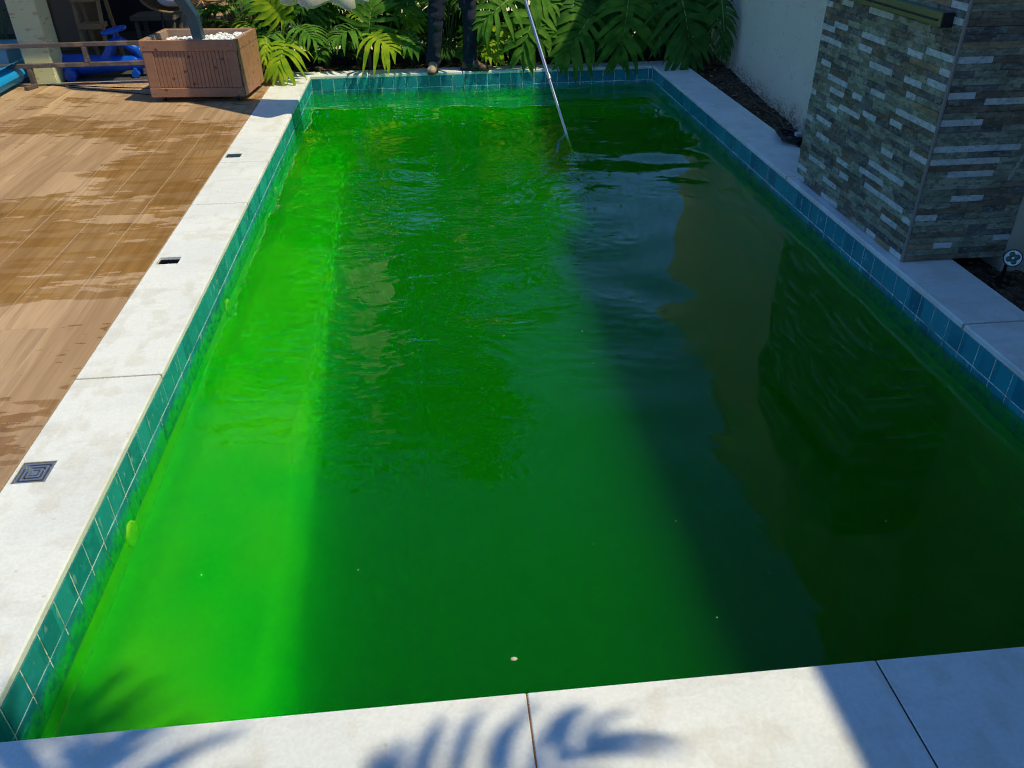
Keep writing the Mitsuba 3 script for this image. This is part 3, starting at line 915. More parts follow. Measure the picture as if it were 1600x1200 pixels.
obj("flap", trimesh.Trimesh(A([(-2.70, -0.90, 0.187), (-2.70, 0.05, 0.187), (-2.60, 0.05, 0.225), (-2.61, -0.90, 0.222), (-2.70, -0.90, 0.191), (-2.70, 0.05, 0.191), (-2.60, 0.05, 0.229), (-2.61, -0.90, 0.226)]),
                           [[0, 1, 2], [0, 2, 3], [4, 6, 5], [4, 7, 6], [0, 3, 7], [0, 7, 4], [1, 5, 6], [1, 6, 2], [2, 6, 7], [2, 7, 3]], process=False), "m_blue_cover", rl)
bn = thing("storage_bin", "pale blue plastic storage bin at the left edge behind the rail", "bin")
obj("body", trimesh.convex.convex_hull(A([(-3.25, 0.25, -0.03), (-2.83, 0.25, -0.03), (-3.25, 0.6, -0.03), (-2.83, 0.6, -0.03), (-3.28, 0.22, 0.28), (-2.80, 0.22, 0.28), (-3.28, 0.63, 0.28), (-2.80, 0.63, 0.28)])), "m_bin_blue", bn)
obj("lid", cbox((-3.30, 0.20, 0.281), (-2.78, 0.65, 0.305), 0.008), "m_bin_blue", bn)

# ------------------------------------------------------------------ planter and parasol
plt_ = thing("planter_box", "brown slatted wooden planter box filled with white pebbles", "planter")
PC, PR = A([-0.81, -0.60, 0.042]), math.radians(-6.3)
PWx, PDy, PH = 0.79, 0.56, 0.455


def pl_(m):
    return place(m, PR, PC)


hx, hy = PWx / 2, PDy / 2
obj("top_board", pl_(cbox((-hx - 0.012, -hy - 0.018, PH - 0.085), (hx + 0.012, -hy, PH), 0.004)), "m_planter_wood", plt_)
obj("bottom_board", pl_(cbox((-hx - 0.008, -hy - 0.018, 0.0), (hx + 0.008, -hy, 0.075), 0.004)), "m_planter_wood", plt_)
for s in (-1, 1):
    xa = s * hx - (0 if s < 0 else 0.085)
    obj("stile", pl_(cbox((xa, -hy - 0.014, 0.0765), (xa + 0.085, -hy, PH - 0.0865), 0.003)), "m_planter_wood", plt_)
n = 19
x0, x1 = -hx + 0.0865, hx - 0.0865
for k in range(n):
    w = (x1 - x0) / n
    obj("slat", pl_(cbox((x0 + k * w + 0.0016, -hy - 0.006 - rng.uniform(0, 0.001), 0.0765), (x0 + (k + 1) * w - 0.0016, -hy + 0.004, PH - 0.0865), 0.0018)), "m_planter_wood", plt_)
for s in (-1, 1):                             # side panels
    X0, X1 = (hx, hx + 0.016) if s > 0 else (-hx - 0.016, -hx)
    obj("side_board", pl_(cbox((X0, -hy + 0.001, PH - 0.085), (X1, hy, PH), 0.003)), "m_planter_wood", plt_)
    for j in range(5):
        ww = (PDy - 0.002) / 5
        obj("side_slat", pl_(cbox((min(X0, X1) + 0.003, -hy + 0.001 + j * ww + 0.001, 0.0), (max(X0, X1) - 0.003, -hy + 0.001 + (j + 1) * ww - 0.001, PH - 0.0865), 0.002)), "m_planter_wood", plt_)
obj("back_board", pl_(cbox((-hx - 0.012, hy + 0.001, 0.0), (hx + 0.012, hy + 0.018, PH), 0.003)), "m_planter_wood", plt_)
inner = [box((-hx + 0.001, -hy + 0.005, 0.0), (hx - 0.001, -hy + 0.030, PH - 0.004)), box((-hx + 0.001, hy - 0.025, 0.0), (hx - 0.001, hy - 0.001, PH - 0.004)),
         box((-hx + 0.001, -hy + 0.031, 0.0), (-hx + 0.028, hy - 0.026, PH - 0.004)), box((hx - 0.028, -hy + 0.031, 0.0), (hx - 0.001, hy - 0.026, PH - 0.004)), box((-hx + 0.029, -hy + 0.031, 0.0), (hx - 0.029, hy - 0.026, PH - 0.10))]
obj("inner_frame", pl_(cat(inner)), "m_planter_inner", plt_)
scr = []
for (x, z) in ((-hx + 0.03, PH - 0.04), (hx - 0.03, PH - 0.04), (-hx + 0.03, 0.04), (hx - 0.03, 0.04)):
    c = trimesh.creation.cylinder(0.007, 0.004, sections=10)
    c.apply_transform(trimesh.transformations.rotation_matrix(np.pi / 2, [1, 0, 0]))
    c.apply_translation((x, -hy - 0.019, z))
    obj("screw", pl_(c), "m_screw", plt_)
for sx_ in (-1, 1):
    for sy_ in (-1, 1):
        w = trimesh.creation.cylinder(0.02, 0.022, sections=16)
        w.apply_transform(trimesh.transformations.rotation_matrix(np.pi / 2, [0, 1, 0]))
        w.apply_translation((sx_ * (hx - 0.07), sy_ * (hy - 0.06), -0.0245))
        obj("caster", pl_(w), "m_black", plt_)
peb = []
ico = trimesh.creation.icosphere(1, 1.0)
for k in range(520):
    x, y = rng.uniform(-hx + 0.05, hx - 0.05), rng.uniform(-hy + 0.05, hy - 0.05)
    s = A([rng.uniform(0.016, 0.028), rng.uniform(0.014, 0.022), rng.uniform(0.010, 0.015)])
    M = trimesh.transformations.euler_matrix(rng.uniform(-0.5, 0.5), rng.uniform(-0.5, 0.5), rng.uniform(0, 6.28))
    v = (A(ico.vertices) * s * (1 + 0.12 * rng.standard_normal((len(ico.vertices), 1)))) @ M[:3, :3].T
    peb.append(trimesh.Trimesh(v + A([x, y, PH - 0.075 + rng.uniform(0, 0.03) + 0.02 * math.sin(5 * x)]), ico.faces, process=False))
obj("white_pebbles", pl_(cat(peb)), "m_pebble", smooth=True, kind="stuff", label="white pebbles heaped inside the brown planter")

par = thing("cantilever_parasol", "folded beige cantilever parasol on a dark blue mast rising from the planter", "parasol")
mp = [A([-0.80, -0.62, 0.385]), A([-0.822, -0.62, 0.64]), A([-1.02, -0.66, 1.05]), A([-1.05, -0.70, 1.8]), A([-0.72, -0.82, 2.55])]
for k in range(len(mp) - 1):
    dd = (mp[k + 1] - mp[k]) / np.linalg.norm(mp[k + 1] - mp[k])
    obj("mast", bar(mp[k] - dd * (0.012 if k else 0), mp[k + 1] + dd * 0.012, 0.085 - 0.001 * k, 0.105 - 0.001 * k, 0.006, up=(0, 1, 0.01)), "m_dark_metal", par)
obj("base_socket", cat([place(cbox((-0.075, -0.075, -0.012), (0.075, 0.075, 0.012), 0.004), PR, (-0.80, -0.62, 0.412))]), "m_pebble", par)
hang = A([0.37, -1.42])
obj("arm", bar(mp[-1], (hang[0], hang[1], 2.86), 0.06, 0.07, 0.005), "m_dark_metal", par)
obj("hub", tube([(hang[0], hang[1], 2.86), (hang[0], hang[1], 2.60)], 0.035, 12), "m_dark_metal", par, smooth=40)


def canopy(cx, cy, z0, z1):
    nu, nz = 96, 30
    v, f = [], []
    for j in range(nz):
        t = j / (nz - 1)                       # 0 at the bottom
        for i in range(nu):
            a = 2 * np.pi * i / nu
            lobes = 0.5 + 0.5 * np.cos(7 * a + 0.9 * math.sin(2 * a) + 0.6 * t)
            rad = (0.065 + 0.215 * (1 - t) ** 1.4) * (0.80 + 0.30 * lobes ** 0.7)
            rad *= 1 + 0.05 * math.sin(3 * a + 5 * t)
            z = z0 + (z1 - z0) * t + (1 - t) ** 6 * (-0.055 * lobes + 0.02 * math.sin(2 * a))
            v.append((cx + rad * math.cos(a) * 1.12, cy + rad * math.sin(a), z))
    for j in range(nz - 1):
        for i in range(nu):
            p, q = j * nu + i, j * nu + (i + 1) % nu
            f += [[p, q, q + nu], [p, q + nu, p + nu]]
    # hem turned inwards and upwards, so that the bottom reads as gathered cloth
    b = len(v)
    for j in range(1, 5):
        for i in range(nu):
            x, y, z = v[i]
            s = 1 - 0.16 * j
            v.append((cx + (x - cx) * s, cy + (y - cy) * s, z + (-0.012 if j == 1 else 0.02 * (j - 2)) - 0.004))
    for j in range(4):
        r0 = 0 if j == 0 else b + (j - 1) * nu
        r1 = b + j * nu
        for i in range(nu):
            p, q = i, (i + 1) % nu
            f += [[r0 + p, r1 + p, r1 + q], [r0 + p, r1 + q, r0 + q]]
    return trimesh.Trimesh(A(v), A(f), process=False)


obj("canopy", canopy(hang[0], hang[1], 0.872, 2.62), "m_canvas", par, smooth=True)
obj("tie_strap", tube([(hang[0] + 0.19 * math.cos(a), hang[1] + 0.165 * math.sin(a), 1.35) for a in np.linspace(0, 2 * np.pi, 33)], 0.012, 6), "m_canvas", par, smooth=True)

# ------------------------------------------------------------------ plants
def unit(v):
    v = A(v, float)
    return v / (np.linalg.norm(v) + 1e-12)


def split_leaf(base, tip, normal, width, n=9, sag=0.12, lobe_w=0.030, droop=0.25, web=0.22, seed=0, wav=1.0):
    """deeply cut leaf: (blade, midrib). Lobes leave the midrib in pairs; each is a narrow wavy strip that droops."""
    r = np.random.default_rng(seed)
    base, tip = A(base, float), A(tip, float)
    Lg = np.linalg.norm(tip - base)
    t0 = unit(tip - base)
    nn = unit(A(normal, float) - t0 * (A(normal, float) @ t0))

    def mid(s):
        return base + (tip - base) * s + nn * (sag * Lg * 4 * s * (1 - s) * (1.0 - 0.3 * s))

    def frame(s):
        t = unit(mid(min(s + 0.02, 1.05)) - mid(s - 0.02))
        b = unit(np.cross(nn, t))
        return t, b, np.cross(t, b)
    V, F = [], []
    ns = 15                                    # the web along the midrib
    for k in range(ns):
        s = k / (ns - 1)
        t, b, m_ = frame(s)
        w = web * width * math.sin(np.pi * min(1, 0.12 + 0.88 * s)) ** 0.6 * (1 - 0.75 * s) + 0.004
        c = mid(s)
        V += [c - b * w + m_ * 0.25 * w, c, c + b * w + m_ * 0.25 * w]
    for k in range(ns - 1):
        a = 3 * k
        F += [[a, a + 1, a + 4], [a, a + 4, a + 3], [a + 1, a + 2, a + 5], [a + 1, a + 5, a + 4]]
    for side in (-1, 1):
        for k in range(n):
            s = 0.02 + 0.94 * (k + 0.5 + r.uniform(-0.15, 0.15)) / n
            t, b, m_ = frame(s)
            prof = (math.sin(np.pi * (0.16 + 0.80 * s) ** 0.85)) ** 0.7
            ll = width * prof * r.uniform(0.86, 1.12) * (0.9 if k == 0 else 1)
            ang = math.radians(112 - 92 * s ** 0.8 + r.uniform(-8, 8)) if k else math.radians(128 + r.uniform(-8, 8))
            d0 = unit(t * math.cos(ang) + b * side * math.sin(ang))
            hw = 0.92 * lobe_w * (0.75 + 0.4 * r.random()) * (0.6 + 0.4 * prof)
            q = 7
            b0 = len(V)
            c = mid(s)
            perp0 = unit(np.cross(m_, d0))
            curl = r.uniform(0.10, 0.45)
            dr_ = droop * r.uniform(0.6, 1.4)
            for j in range(q):
                u = j / (q - 1)
                pos = c + d0 * ll * u + t * ll * curl * 0.35 * u * u + A([0, 0, -1.0]) * dr_ * ll * u * u + m_ * 0.12 * ll * math.sin(np.pi * u)
                wd = hw * (0.50 + 0.85 * math.sin(np.pi * (0.06 + 0.78 * u)) ** 0.9) * (1 - u ** 5) + 0.0008
                wob = wav * 0.26 * hw * math.sin(8 * u + 2.1 * k)
                fold = 0.28 * wd
                V += [pos - perp0 * (wd + wob) + m_ * fold, pos, pos + perp0 * (wd - wob) + m_ * fold]
            for j in range(q - 1):
                a = b0 + 3 * j
                F += [[a, a + 1, a + 4], [a, a + 4, a + 3], [a + 1, a + 2, a + 5], [a + 1, a + 5, a + 4]]
    blade = trimesh.Trimesh(A(V), A(F), process=False)
    rib = tube([mid(s) - frame(s)[2] * 0.001 for s in np.linspace(-0.01, 0.97, 9)], np.linspace(0.0085, 0.0022, 9) * (0.7 + 0.6 * Lg), 5)
    return blade, rib


def plant(label, root, leaves, petiole_r=0.008, mats=("m_leaf",), group=None, name="split_leaf_plant", **kw):
    """leaves: (base, tip, normal, width, options)"""
    t = thing(name, label, "plant", group or {"split_leaf_plant": "split-leaf plants in the bed", "feather_palm": "feathery palms in the bed"}.get(name))
    for k, (b, tp, nv, w, o) in enumerate(leaves):
        o = dict(o)
        if name == "split_leaf_plant":
            w = w * 1.15
            o["lobe_w"] = 1.22 * o.get("lobe_w", kw.get("lobe_w", 0.016))
        m = o.pop("mat", mats[k % len(mats)])
        blade, rib = split_leaf(b, tp, nv, w, seed=int(1000 * abs(b[0]) + 77 * k + 5), **{**kw, **o})
        key = obj("leaf", blade, m, t, smooth=True)
        obj("midrib", rib, "m_midrib", key, smooth=True)
        b, rt = A(b, float), A(root, float) + A([0.02 * math.cos(k * 2.4), 0.02 * math.sin(k * 2.4), 0])
        mid_ = (b + rt) / 2 + A([0, 0, 0.10 * np.linalg.norm(b - rt)]) + 0.15 * (b - rt) * A([-1, -1, 0]) * 0.5
        pts = [(1 - u) ** 2 * rt + 2 * u * (1 - u) * mid_ + u * u * b for u in np.linspace(0, 1, 8)]
        obj("petiole", tube(pts, np.linspace(petiole_r * 1.3, petiole_r * 0.8, 8), 6), "m_stem", t, smooth=True)
    return t


def auto_leaves(root, n, h, spread, size, width, seed, arc=(0, 2 * np.pi), mats=("m_leaf",), tilt=0.55):
    r = np.random.default_rng(seed)
    out = []
    for k in range(n):
        a = arc[0] + (arc[1] - arc[0]) * (k + r.uniform(0.1, 0.9)) / n
        hh = h * r.uniform(0.45, 1.0)
        s = spread * r.uniform(0.6, 1.1)
        b = A(root) + A([s * math.cos(a), s * math.sin(a) * 0.8, hh])
        dl = size * r.uniform(0.75, 1.15)
        down = r.uniform(-0.15, tilt)
        tp = b + dl * unit([math.cos(a), math.sin(a) * 0.9, -down])
        nv = unit([0.5 * math.cos(a), 0.5 * math.sin(a), 1.0])
        out.append((b, tp, nv, width * r.uniform(0.8, 1.15), {"mat": mats[r.integers(len(mats))]}))
    return out


LIME, LEAF, DEEP, DRY = "m_leaf_lime", "m_leaf", "m_leaf_deep", "m_leaf_dry"
gz0 = -0.05
# left plant beside the planter: one big lime leaf arching over the coping corner
plant("split-leaf plant with a lime leaf arching over the left coping corner beside the planter", (-0.16, 0.42, gz0),
      [((-0.17, 0.10, 0.30), (-0.235, -0.34, 0.10), (0.1, -0.35, 1), 0.235, {"mat": LIME, "n": 8, "sag": 0.16, "lobe_w": 0.021, "droop": 0.42}),
       ((-0.30, 0.25, 0.36), (-0.46, -0.02, 0.22), (-0.2, -0.5, 1), 0.19, {"mat": LEAF, "n": 9, "lobe_w": 0.013}),
       ((-0.22, 0.28, 0.46), (-0.38, 0.16, 0.72), (0.1, -0.9, 0.5), 0.20, {"mat": LIME, "n": 8, "lobe_w": 0.018}),
       ((-0.10, 0.22, 0.40), (0.10, 0.0, 0.30), (0.3, -0.5, 1), 0.20, {"mat": LEAF, "n": 9, "lobe_w": 0.013}),
       ((-0.05, 0.48, 0.50), (0.16, 0.42, 0.76), (0.0, -1, 0.5), 0.22, {"mat": DEEP, "n": 10, "lobe_w": 0.014}),
       ((-0.24, 0.34, 0.30), (-0.52, 0.10, 0.10), (-0.2, -0.6, 1), 0.18, {"mat": DEEP, "n": 9, "lobe_w": 0.013}),
       ((-0.30, 0.45, 0.50), (-0.55, 0.40, 0.74), (-0.2, -0.8, 0.6), 0.20, {"mat": LEAF, "n": 9, "lobe_w": 0.014}),
       ((-0.12, 0.35, 0.55), (-0.16, 0.30, 0.85), (0, -1, 0.2), 0.19, {"mat": LEAF, "n": 9, "lobe_w": 0.014})], lobe_w=0.014)
plant("withered yellow split-leaf plant drooping against the planter's right side", (-0.36, 0.05, -0.02),
      [((-0.37, -0.08, 0.30), (-0.345, -0.26, 0.06), (0.4, -0.8, 0.4), 0.09, {"mat": DRY, "n": 6, "droop": 0.8}),
       ((-0.36, -0.02, 0.36), (-0.36, -0.30, 0.22), (0.6, -0.6, 0.5), 0.10, {"mat": LIME, "n": 6, "droop": 0.6}),
       ((-0.34, 0.0, 0.22), (-0.27, -0.26, 0.02), (0.3, -0.8, 0.5), 0.09, {"mat": DRY, "n": 6, "droop": 0.5})], lobe_w=0.010)
# centre plant with the wide bright leaf
plant("split-leaf plant with one wide bright leaf spreading over the middle of the far coping", (0.70, 0.50, gz0),
      [((0.60, 0.16, 0.33), (0.80, -0.02, 0.22), (0.05, -0.45, 1), 0.27, {"mat": LIME, "n": 7, "sag": 0.10, "lobe_w": 0.019, "droop": 0.40}),
       ((0.58, 0.20, 0.34), (0.64, 0.26, 0.62), (0.05, -1, 0.25), 0.26, {"mat": LEAF, "n": 7, "lobe_w": 0.017, "droop": 0.10}),
       ((0.80, 0.22, 0.30), (1.05, 0.05, 0.22), (0.2, -0.5, 1), 0.20, {"mat": LEAF, "n": 7, "lobe_w": 0.017}),
       ((0.48, 0.30, 0.36), (0.26, 0.12, 0.30), (-0.2, -0.5, 1), 0.21, {"mat": LEAF, "n": 8, "lobe_w": 0.014}),
       ((0.84, 0.42, 0.50), (1.02, 0.34, 0.70), (0.2, -1, 0.5), 0.22, {"mat": LEAF, "n": 8, "lobe_w": 0.016}),
       ((0.62, 0.55, 0.55), (0.56, 0.52, 0.86), (0, -1, 0.3), 0.20, {"mat": DEEP, "n": 9, "lobe_w": 0.014}),
       ((0.92, 0.50, 0.36), (1.10, 0.36, 0.45), (0.2, -1, 0.6), 0.18, {"mat": LIME, "n": 8, "lobe_w": 0.016})])
# right of the person
plant("sunlit split-leaf plant with broad pale green leaves between the person and the pole", (1.98, 0.46, gz0),
      [((1.98, 0.10, 0.64), (1.64, -0.02, 0.40), (-0.1, -1, 0.75), 0.24, {"mat": LEAF, "n": 7, "lobe_w": 0.021, "droop": 0.28}),
       ((2.20, 0.12, 0.58), (2.02, -0.04, 0.10), (0.1, -1, 0.45), 0.25, {"mat": LEAF, "n": 7, "lobe_w": 0.024, "droop": 0.2}),
       ((2.06, 0.22, 0.66), (2.38, 0.10, 0.56), (0.2, -1, 0.6), 0.22, {"mat": LEAF, "n": 7, "lobe_w": 0.021, "droop": 0.25}),
       ((2.05, 0.24, 0.40), (2.38, 0.04, 0.24), (0.2, -1, 0.6), 0.20, {"mat": LEAF, "n": 8, "lobe_w": 0.020, "droop": 0.3}),
       ((1.92, 0.30, 0.34), (1.74, 0.08, 0.12), (-0.1, -1, 0.6), 0.19, {"mat": LIME, "n": 8, "lobe_w": 0.016}),
       ((1.88, 0.40, 0.60), (1.66, 0.36, 0.84), (-0.1, -1, 0.4), 0.22, {"mat": LEAF, "n": 8, "lobe_w": 0.02}),
       ((2.16, 0.36, 0.70), (2.30, 0.30, 0.98), (0.1, -1, 0.3), 0.22, {"mat": LEAF, "n": 8, "lobe_w": 0.02})], lobe_w=0.02)
plant("small lime split-leaf plant low behind the person's right shoe", (1.62, 0.34, gz0),
      [((1.66, 0.22, 0.16), (1.80, 0.06, 0.10), (0.1, -0.6, 1), 0.12, {"mat": LIME, "n": 7}), ((1.60, 0.24, 0.24), (1.50, 0.16, 0.38), (0, -1, 0.5), 0.13, {"mat": LIME, "n": 7}),
       ((1.66, 0.28, 0.24), (1.78, 0.24, 0.34), (0.1, -1, 0.5), 0.12, {"mat": LEAF, "n": 7}), ((1.56, 0.28, 0.14), (1.44, 0.14, 0.12), (-0.1, -0.8, 0.8), 0.11, {"mat": LEAF, "n": 7})], lobe_w=0.012)
# dark plants on the right, in the wall's shade: hanging leaves with long midribs
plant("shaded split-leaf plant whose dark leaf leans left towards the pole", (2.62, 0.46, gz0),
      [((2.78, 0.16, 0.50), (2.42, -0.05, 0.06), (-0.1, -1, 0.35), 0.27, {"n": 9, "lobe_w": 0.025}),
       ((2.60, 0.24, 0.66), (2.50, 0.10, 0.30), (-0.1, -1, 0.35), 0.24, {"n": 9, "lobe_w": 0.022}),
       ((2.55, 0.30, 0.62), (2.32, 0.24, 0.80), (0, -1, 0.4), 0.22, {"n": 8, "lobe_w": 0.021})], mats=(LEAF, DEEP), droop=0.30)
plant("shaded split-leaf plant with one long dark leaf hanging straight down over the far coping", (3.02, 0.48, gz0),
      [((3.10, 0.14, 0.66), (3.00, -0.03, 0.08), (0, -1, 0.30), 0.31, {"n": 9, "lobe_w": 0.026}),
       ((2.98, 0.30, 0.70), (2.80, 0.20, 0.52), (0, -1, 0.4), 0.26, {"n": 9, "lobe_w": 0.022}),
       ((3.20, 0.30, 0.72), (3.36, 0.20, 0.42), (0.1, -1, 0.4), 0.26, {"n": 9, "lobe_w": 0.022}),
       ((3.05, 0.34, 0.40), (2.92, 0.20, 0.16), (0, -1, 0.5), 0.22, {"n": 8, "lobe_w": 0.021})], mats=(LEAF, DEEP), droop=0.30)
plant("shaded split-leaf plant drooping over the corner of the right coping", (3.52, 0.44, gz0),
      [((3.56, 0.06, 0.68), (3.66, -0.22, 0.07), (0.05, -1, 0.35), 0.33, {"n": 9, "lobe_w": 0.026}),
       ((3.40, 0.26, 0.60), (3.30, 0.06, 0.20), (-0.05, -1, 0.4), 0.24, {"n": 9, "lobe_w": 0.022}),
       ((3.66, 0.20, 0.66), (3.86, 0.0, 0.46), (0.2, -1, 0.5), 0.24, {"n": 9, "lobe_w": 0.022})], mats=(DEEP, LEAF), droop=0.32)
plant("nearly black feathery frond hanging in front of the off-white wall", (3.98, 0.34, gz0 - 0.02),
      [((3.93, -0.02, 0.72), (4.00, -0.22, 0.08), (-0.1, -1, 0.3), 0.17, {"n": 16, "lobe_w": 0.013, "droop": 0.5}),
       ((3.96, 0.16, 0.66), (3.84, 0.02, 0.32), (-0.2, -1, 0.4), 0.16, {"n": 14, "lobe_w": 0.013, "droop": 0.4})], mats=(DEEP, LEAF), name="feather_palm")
# background fill: smaller feathery palms, each its own thing
FILL = [(-0.62, 0.62, "feathery green palm behind the planter's right back corner"), (-0.30, 0.72, "feathery green palm behind the lime leaf"), (0.10, 0.66, "feathery green palm below the left edge of the parasol cloth"),
        (0.42, 0.74, "feathery green palm left of the grey trunk"), (0.98, 0.70, "shaded feathery palm left of the person"), (1.36, 0.66, "shaded feathery palm behind the person's legs"),
        (1.78, 0.74, "feathery palm behind the broad pale leaves"), (2.36, 0.72, "shaded feathery palm right of the pole"), (2.80, 0.76, "shaded feathery palm behind the leaning dark leaf"),
        (3.26, 0.74, "shaded feathery palm behind the long hanging leaf"), (3.74, 0.72, "shaded feathery palm near the wall end")]
for k, (x, y, lab) in enumerate(FILL):
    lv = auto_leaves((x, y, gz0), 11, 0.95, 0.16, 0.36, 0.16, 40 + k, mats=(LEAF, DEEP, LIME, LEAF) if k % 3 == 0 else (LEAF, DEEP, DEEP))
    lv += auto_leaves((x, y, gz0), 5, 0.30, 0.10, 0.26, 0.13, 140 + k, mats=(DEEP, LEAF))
    plant(lab, (x, y, gz0), lv, 0.006, name="feather_palm", n=13 if k % 2 else 9, lobe_w=0.0075 if k % 2 else 0.013, web=0.03 if k % 2 else 0.14, droop=0.28)
BACK = [(-0.75, 1.05, "tall feathery palm at the back, behind the planter"), (-0.12, 1.20, "tall feathery palm at the back, left of the parasol cloth"), (0.30, 1.05, "tall feathery palm at the back, under the parasol cloth"),
        (0.80, 1.25, "tall leafy palm at the back, right of the grey trunk"), (1.30, 1.10, "tall leafy palm at the back, behind the person"), (1.72, 1.25, "tall leafy palm at the back, right of the person"),
        (2.14, 1.10, "tall leafy palm at the back, behind the pole"), (2.52, 1.20, "tall leafy palm at the back, right of the pole"), (2.92, 1.10, "tall leafy palm at the back, left of the long hanging leaf"),
        (3.32, 1.20, "tall leafy palm at the back, right of the long hanging leaf"), (3.76, 1.10, "tall leafy palm at the back, beside the off-white wall")]
for k, (x, y, lab) in enumerate(BACK):
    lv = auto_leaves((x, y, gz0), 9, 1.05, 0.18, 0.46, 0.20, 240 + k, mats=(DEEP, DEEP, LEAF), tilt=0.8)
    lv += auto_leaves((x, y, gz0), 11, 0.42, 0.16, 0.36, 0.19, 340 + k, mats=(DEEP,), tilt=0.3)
    plant(lab, (x, y, gz0), lv, 0.007, name="feather_palm", n=9, lobe_w=0.023, web=0.2, droop=0.3)
tk = thing("garden_stake", "slim grey trunk standing in the plants under the parasol cloth", "trunk")
obj("trunk", tube([(0.55, 0.52, -0.1), (0.545, 0.52, 0.3), (0.52, 0.53, 0.7), (0.50, 0.55, 1.6)], [0.022, 0.020, 0.019, 0.012], 10), "m_bark", tk, smooth=True)
edge_pl = auto_leaves((-3.05, 0.75, -0.03), 9, 0.75, 0.12, 0.30, 0.05, 77, mats=(LEAF, DEEP))
plant("dark strap-leaved plant behind the column at the left edge", (-3.05, 0.75, -0.03), edge_pl, 0.006, name="strap_plant", n=4, lobe_w=0.02, web=0.8)
wd = [((3.93 + 0.03 * k, -5.02 + 0.05 * math.sin(k * 2), 0.04), (3.93 + 0.03 * k + 0.05 * math.cos(k), -5.06 + 0.06 * math.sin(k * 1.7), 0.05), (0, -0.3, 1), 0.035, {"n": 4, "lobe_w": 0.011}) for k in range(5)]
plant("tiny leafy weed growing in the soil strip beside the right coping", (3.96, -5.02, -0.07), wd, 0.003, mats=(DEEP, LEAF), name="weed")

# trees: one crown behind the bed, one palm at the camera's right (outside the frame; it shades the near coping)
tr = thing("yard_tree", "leafy tree standing behind the planting bed", "tree")
obj("trunk", tube([(1.5, 2.6, -0.2), (1.45, 2.6, 1.0), (1.5, 2.65, 2.2)], [0.09, 0.07, 0.05], 12), "m_bark", tr, smooth=True)
lf_v, lf_f = [], []
r3 = np.random.default_rng(5)
centres = [A([x, 2.4 + 0.5 * math.sin(5 * x), z]) for x, z in ((-0.5, 2.2), (0.2, 2.7), (0.9, 2.4), (1.4, 3.0), (2.0, 2.5), (2.6, 2.1), (0.6, 3.1), (1.8, 1.9), (-0.1, 1.8), (2.4, 2.9))]
for k in range(5200):
    c = centres[r3.integers(len(centres))]
    p = c + r3.normal(0, 1, 3) * A([0.34, 0.34, 0.26])
    s = r3.uniform(0.05, 0.10)
    a, b = unit(r3.normal(0, 1, 3)), r3.normal(0, 1, 3)
    b = unit(b - a * (a @ b))
    n0 = len(lf_v)
    lf_v += [p - a * s, p - b * s * 0.35, p + a * s, p + b * s * 0.35]
    lf_f += [[n0, n0 + 1, n0 + 2], [n0, n0 + 2, n0 + 3]]
obj("crown", trimesh.Trimesh(A(lf_v), A(lf_f), process=False), DEEP, tr)
for k in range(5):
    a = k * 1.3
    obj("limb", tube([(1.48, 2.62, 1.5 + 0.12 * k), (1.48 + 0.8 * math.cos(a), 2.6 + 0.5 * math.sin(a), 2.3 + 0.1 * k)], [0.035, 0.012], 8), "m_bark", tr, smooth=True)

t2 = thing("tall_tree", "tall spreading tree far behind the yard", "tree")
obj("trunk", tube([(-0.6, 6.6, -0.2), (-0.5, 6.6, 2.0), (-0.7, 6.5, 4.2)], [0.22, 0.17, 0.13], 12), "m_bark", t2, smooth=True)
for k in range(7):
    a = k * 0.9
    obj("limb", tube([(-0.6, 6.55, 3.0 + 0.15 * k), (-0.6 + 1.2 * math.cos(a), 6.5 + 0.8 * math.sin(a), 4.4 + 0.2 * k), (-0.6 + 2.2 * math.cos(a), 6.5 + 1.3 * math.sin(a), 5.6 + 0.3 * k)], [0.09, 0.05, 0.015], 8), "m_bark", t2, smooth=True)
lf_v, lf_f = [], []
centres = [A([-0.6 + 2.7 * r3.uniform(-1, 1), 6.5 + 1.3 * r3.uniform(-1, 1), r3.uniform(3.2, 9.0)]) for _ in range(34)]
for k in range(9000):
    c = centres[r3.integers(len(centres))]
    p = c + r3.normal(0, 1, 3) * A([0.45, 0.45, 0.36])
    s = r3.uniform(0.08, 0.15)
    a, b = unit(r3.normal(0, 1, 3)), r3.normal(0, 1, 3)
    b = unit(b - a * (a @ b))
    n0 = len(lf_v)
    lf_v += [p - a * s, p - b * s * 0.4, p + a * s, p + b * s * 0.4]
    lf_f += [[n0, n0 + 1, n0 + 2], [n0, n0 + 2, n0 + 3]]
obj("crown", trimesh.Trimesh(A(lf_v), A(lf_f), process=False), DEEP, t2)

pt = thing("fan_palm", "tall palm standing behind the photographer, right of the near coping", "palm")
PB = A([2.86, -9.14, 0.0])
TOPZ = 4.2
obj("trunk", tube([PB + A([0, 0, -0.4]), PB + A([0.05, 0, 2.0]), PB + A([0.0, 0.02, TOPZ - 0.1])], [0.16, 0.12, 0.10], 14), "m_bark", pt, smooth=True)
for k in range(12):
    a = 2 * np.pi * k / 12 + 0.2 * math.sin(3 * k)
    rise = 0.5 * math.cos(k * 2.1)
    b = PB + A([0.06 * math.cos(a), 0.06 * math.sin(a), TOPZ])
    tp = b + A([1.22 * math.cos(a), 1.04 * math.sin(a), rise - 0.25])
    blade, rib = split_leaf(b, tp, (0.15 * math.cos(a), 0.15 * math.sin(a), 1), 0.46, n=17, sag=0.16, lobe_w=0.021, droop=0.30, web=0.04, seed=300 + k)
    key = obj("frond", blade, LEAF, pt, smooth=True)
    obj("midrib", rib, "m_midrib", key, smooth=True)

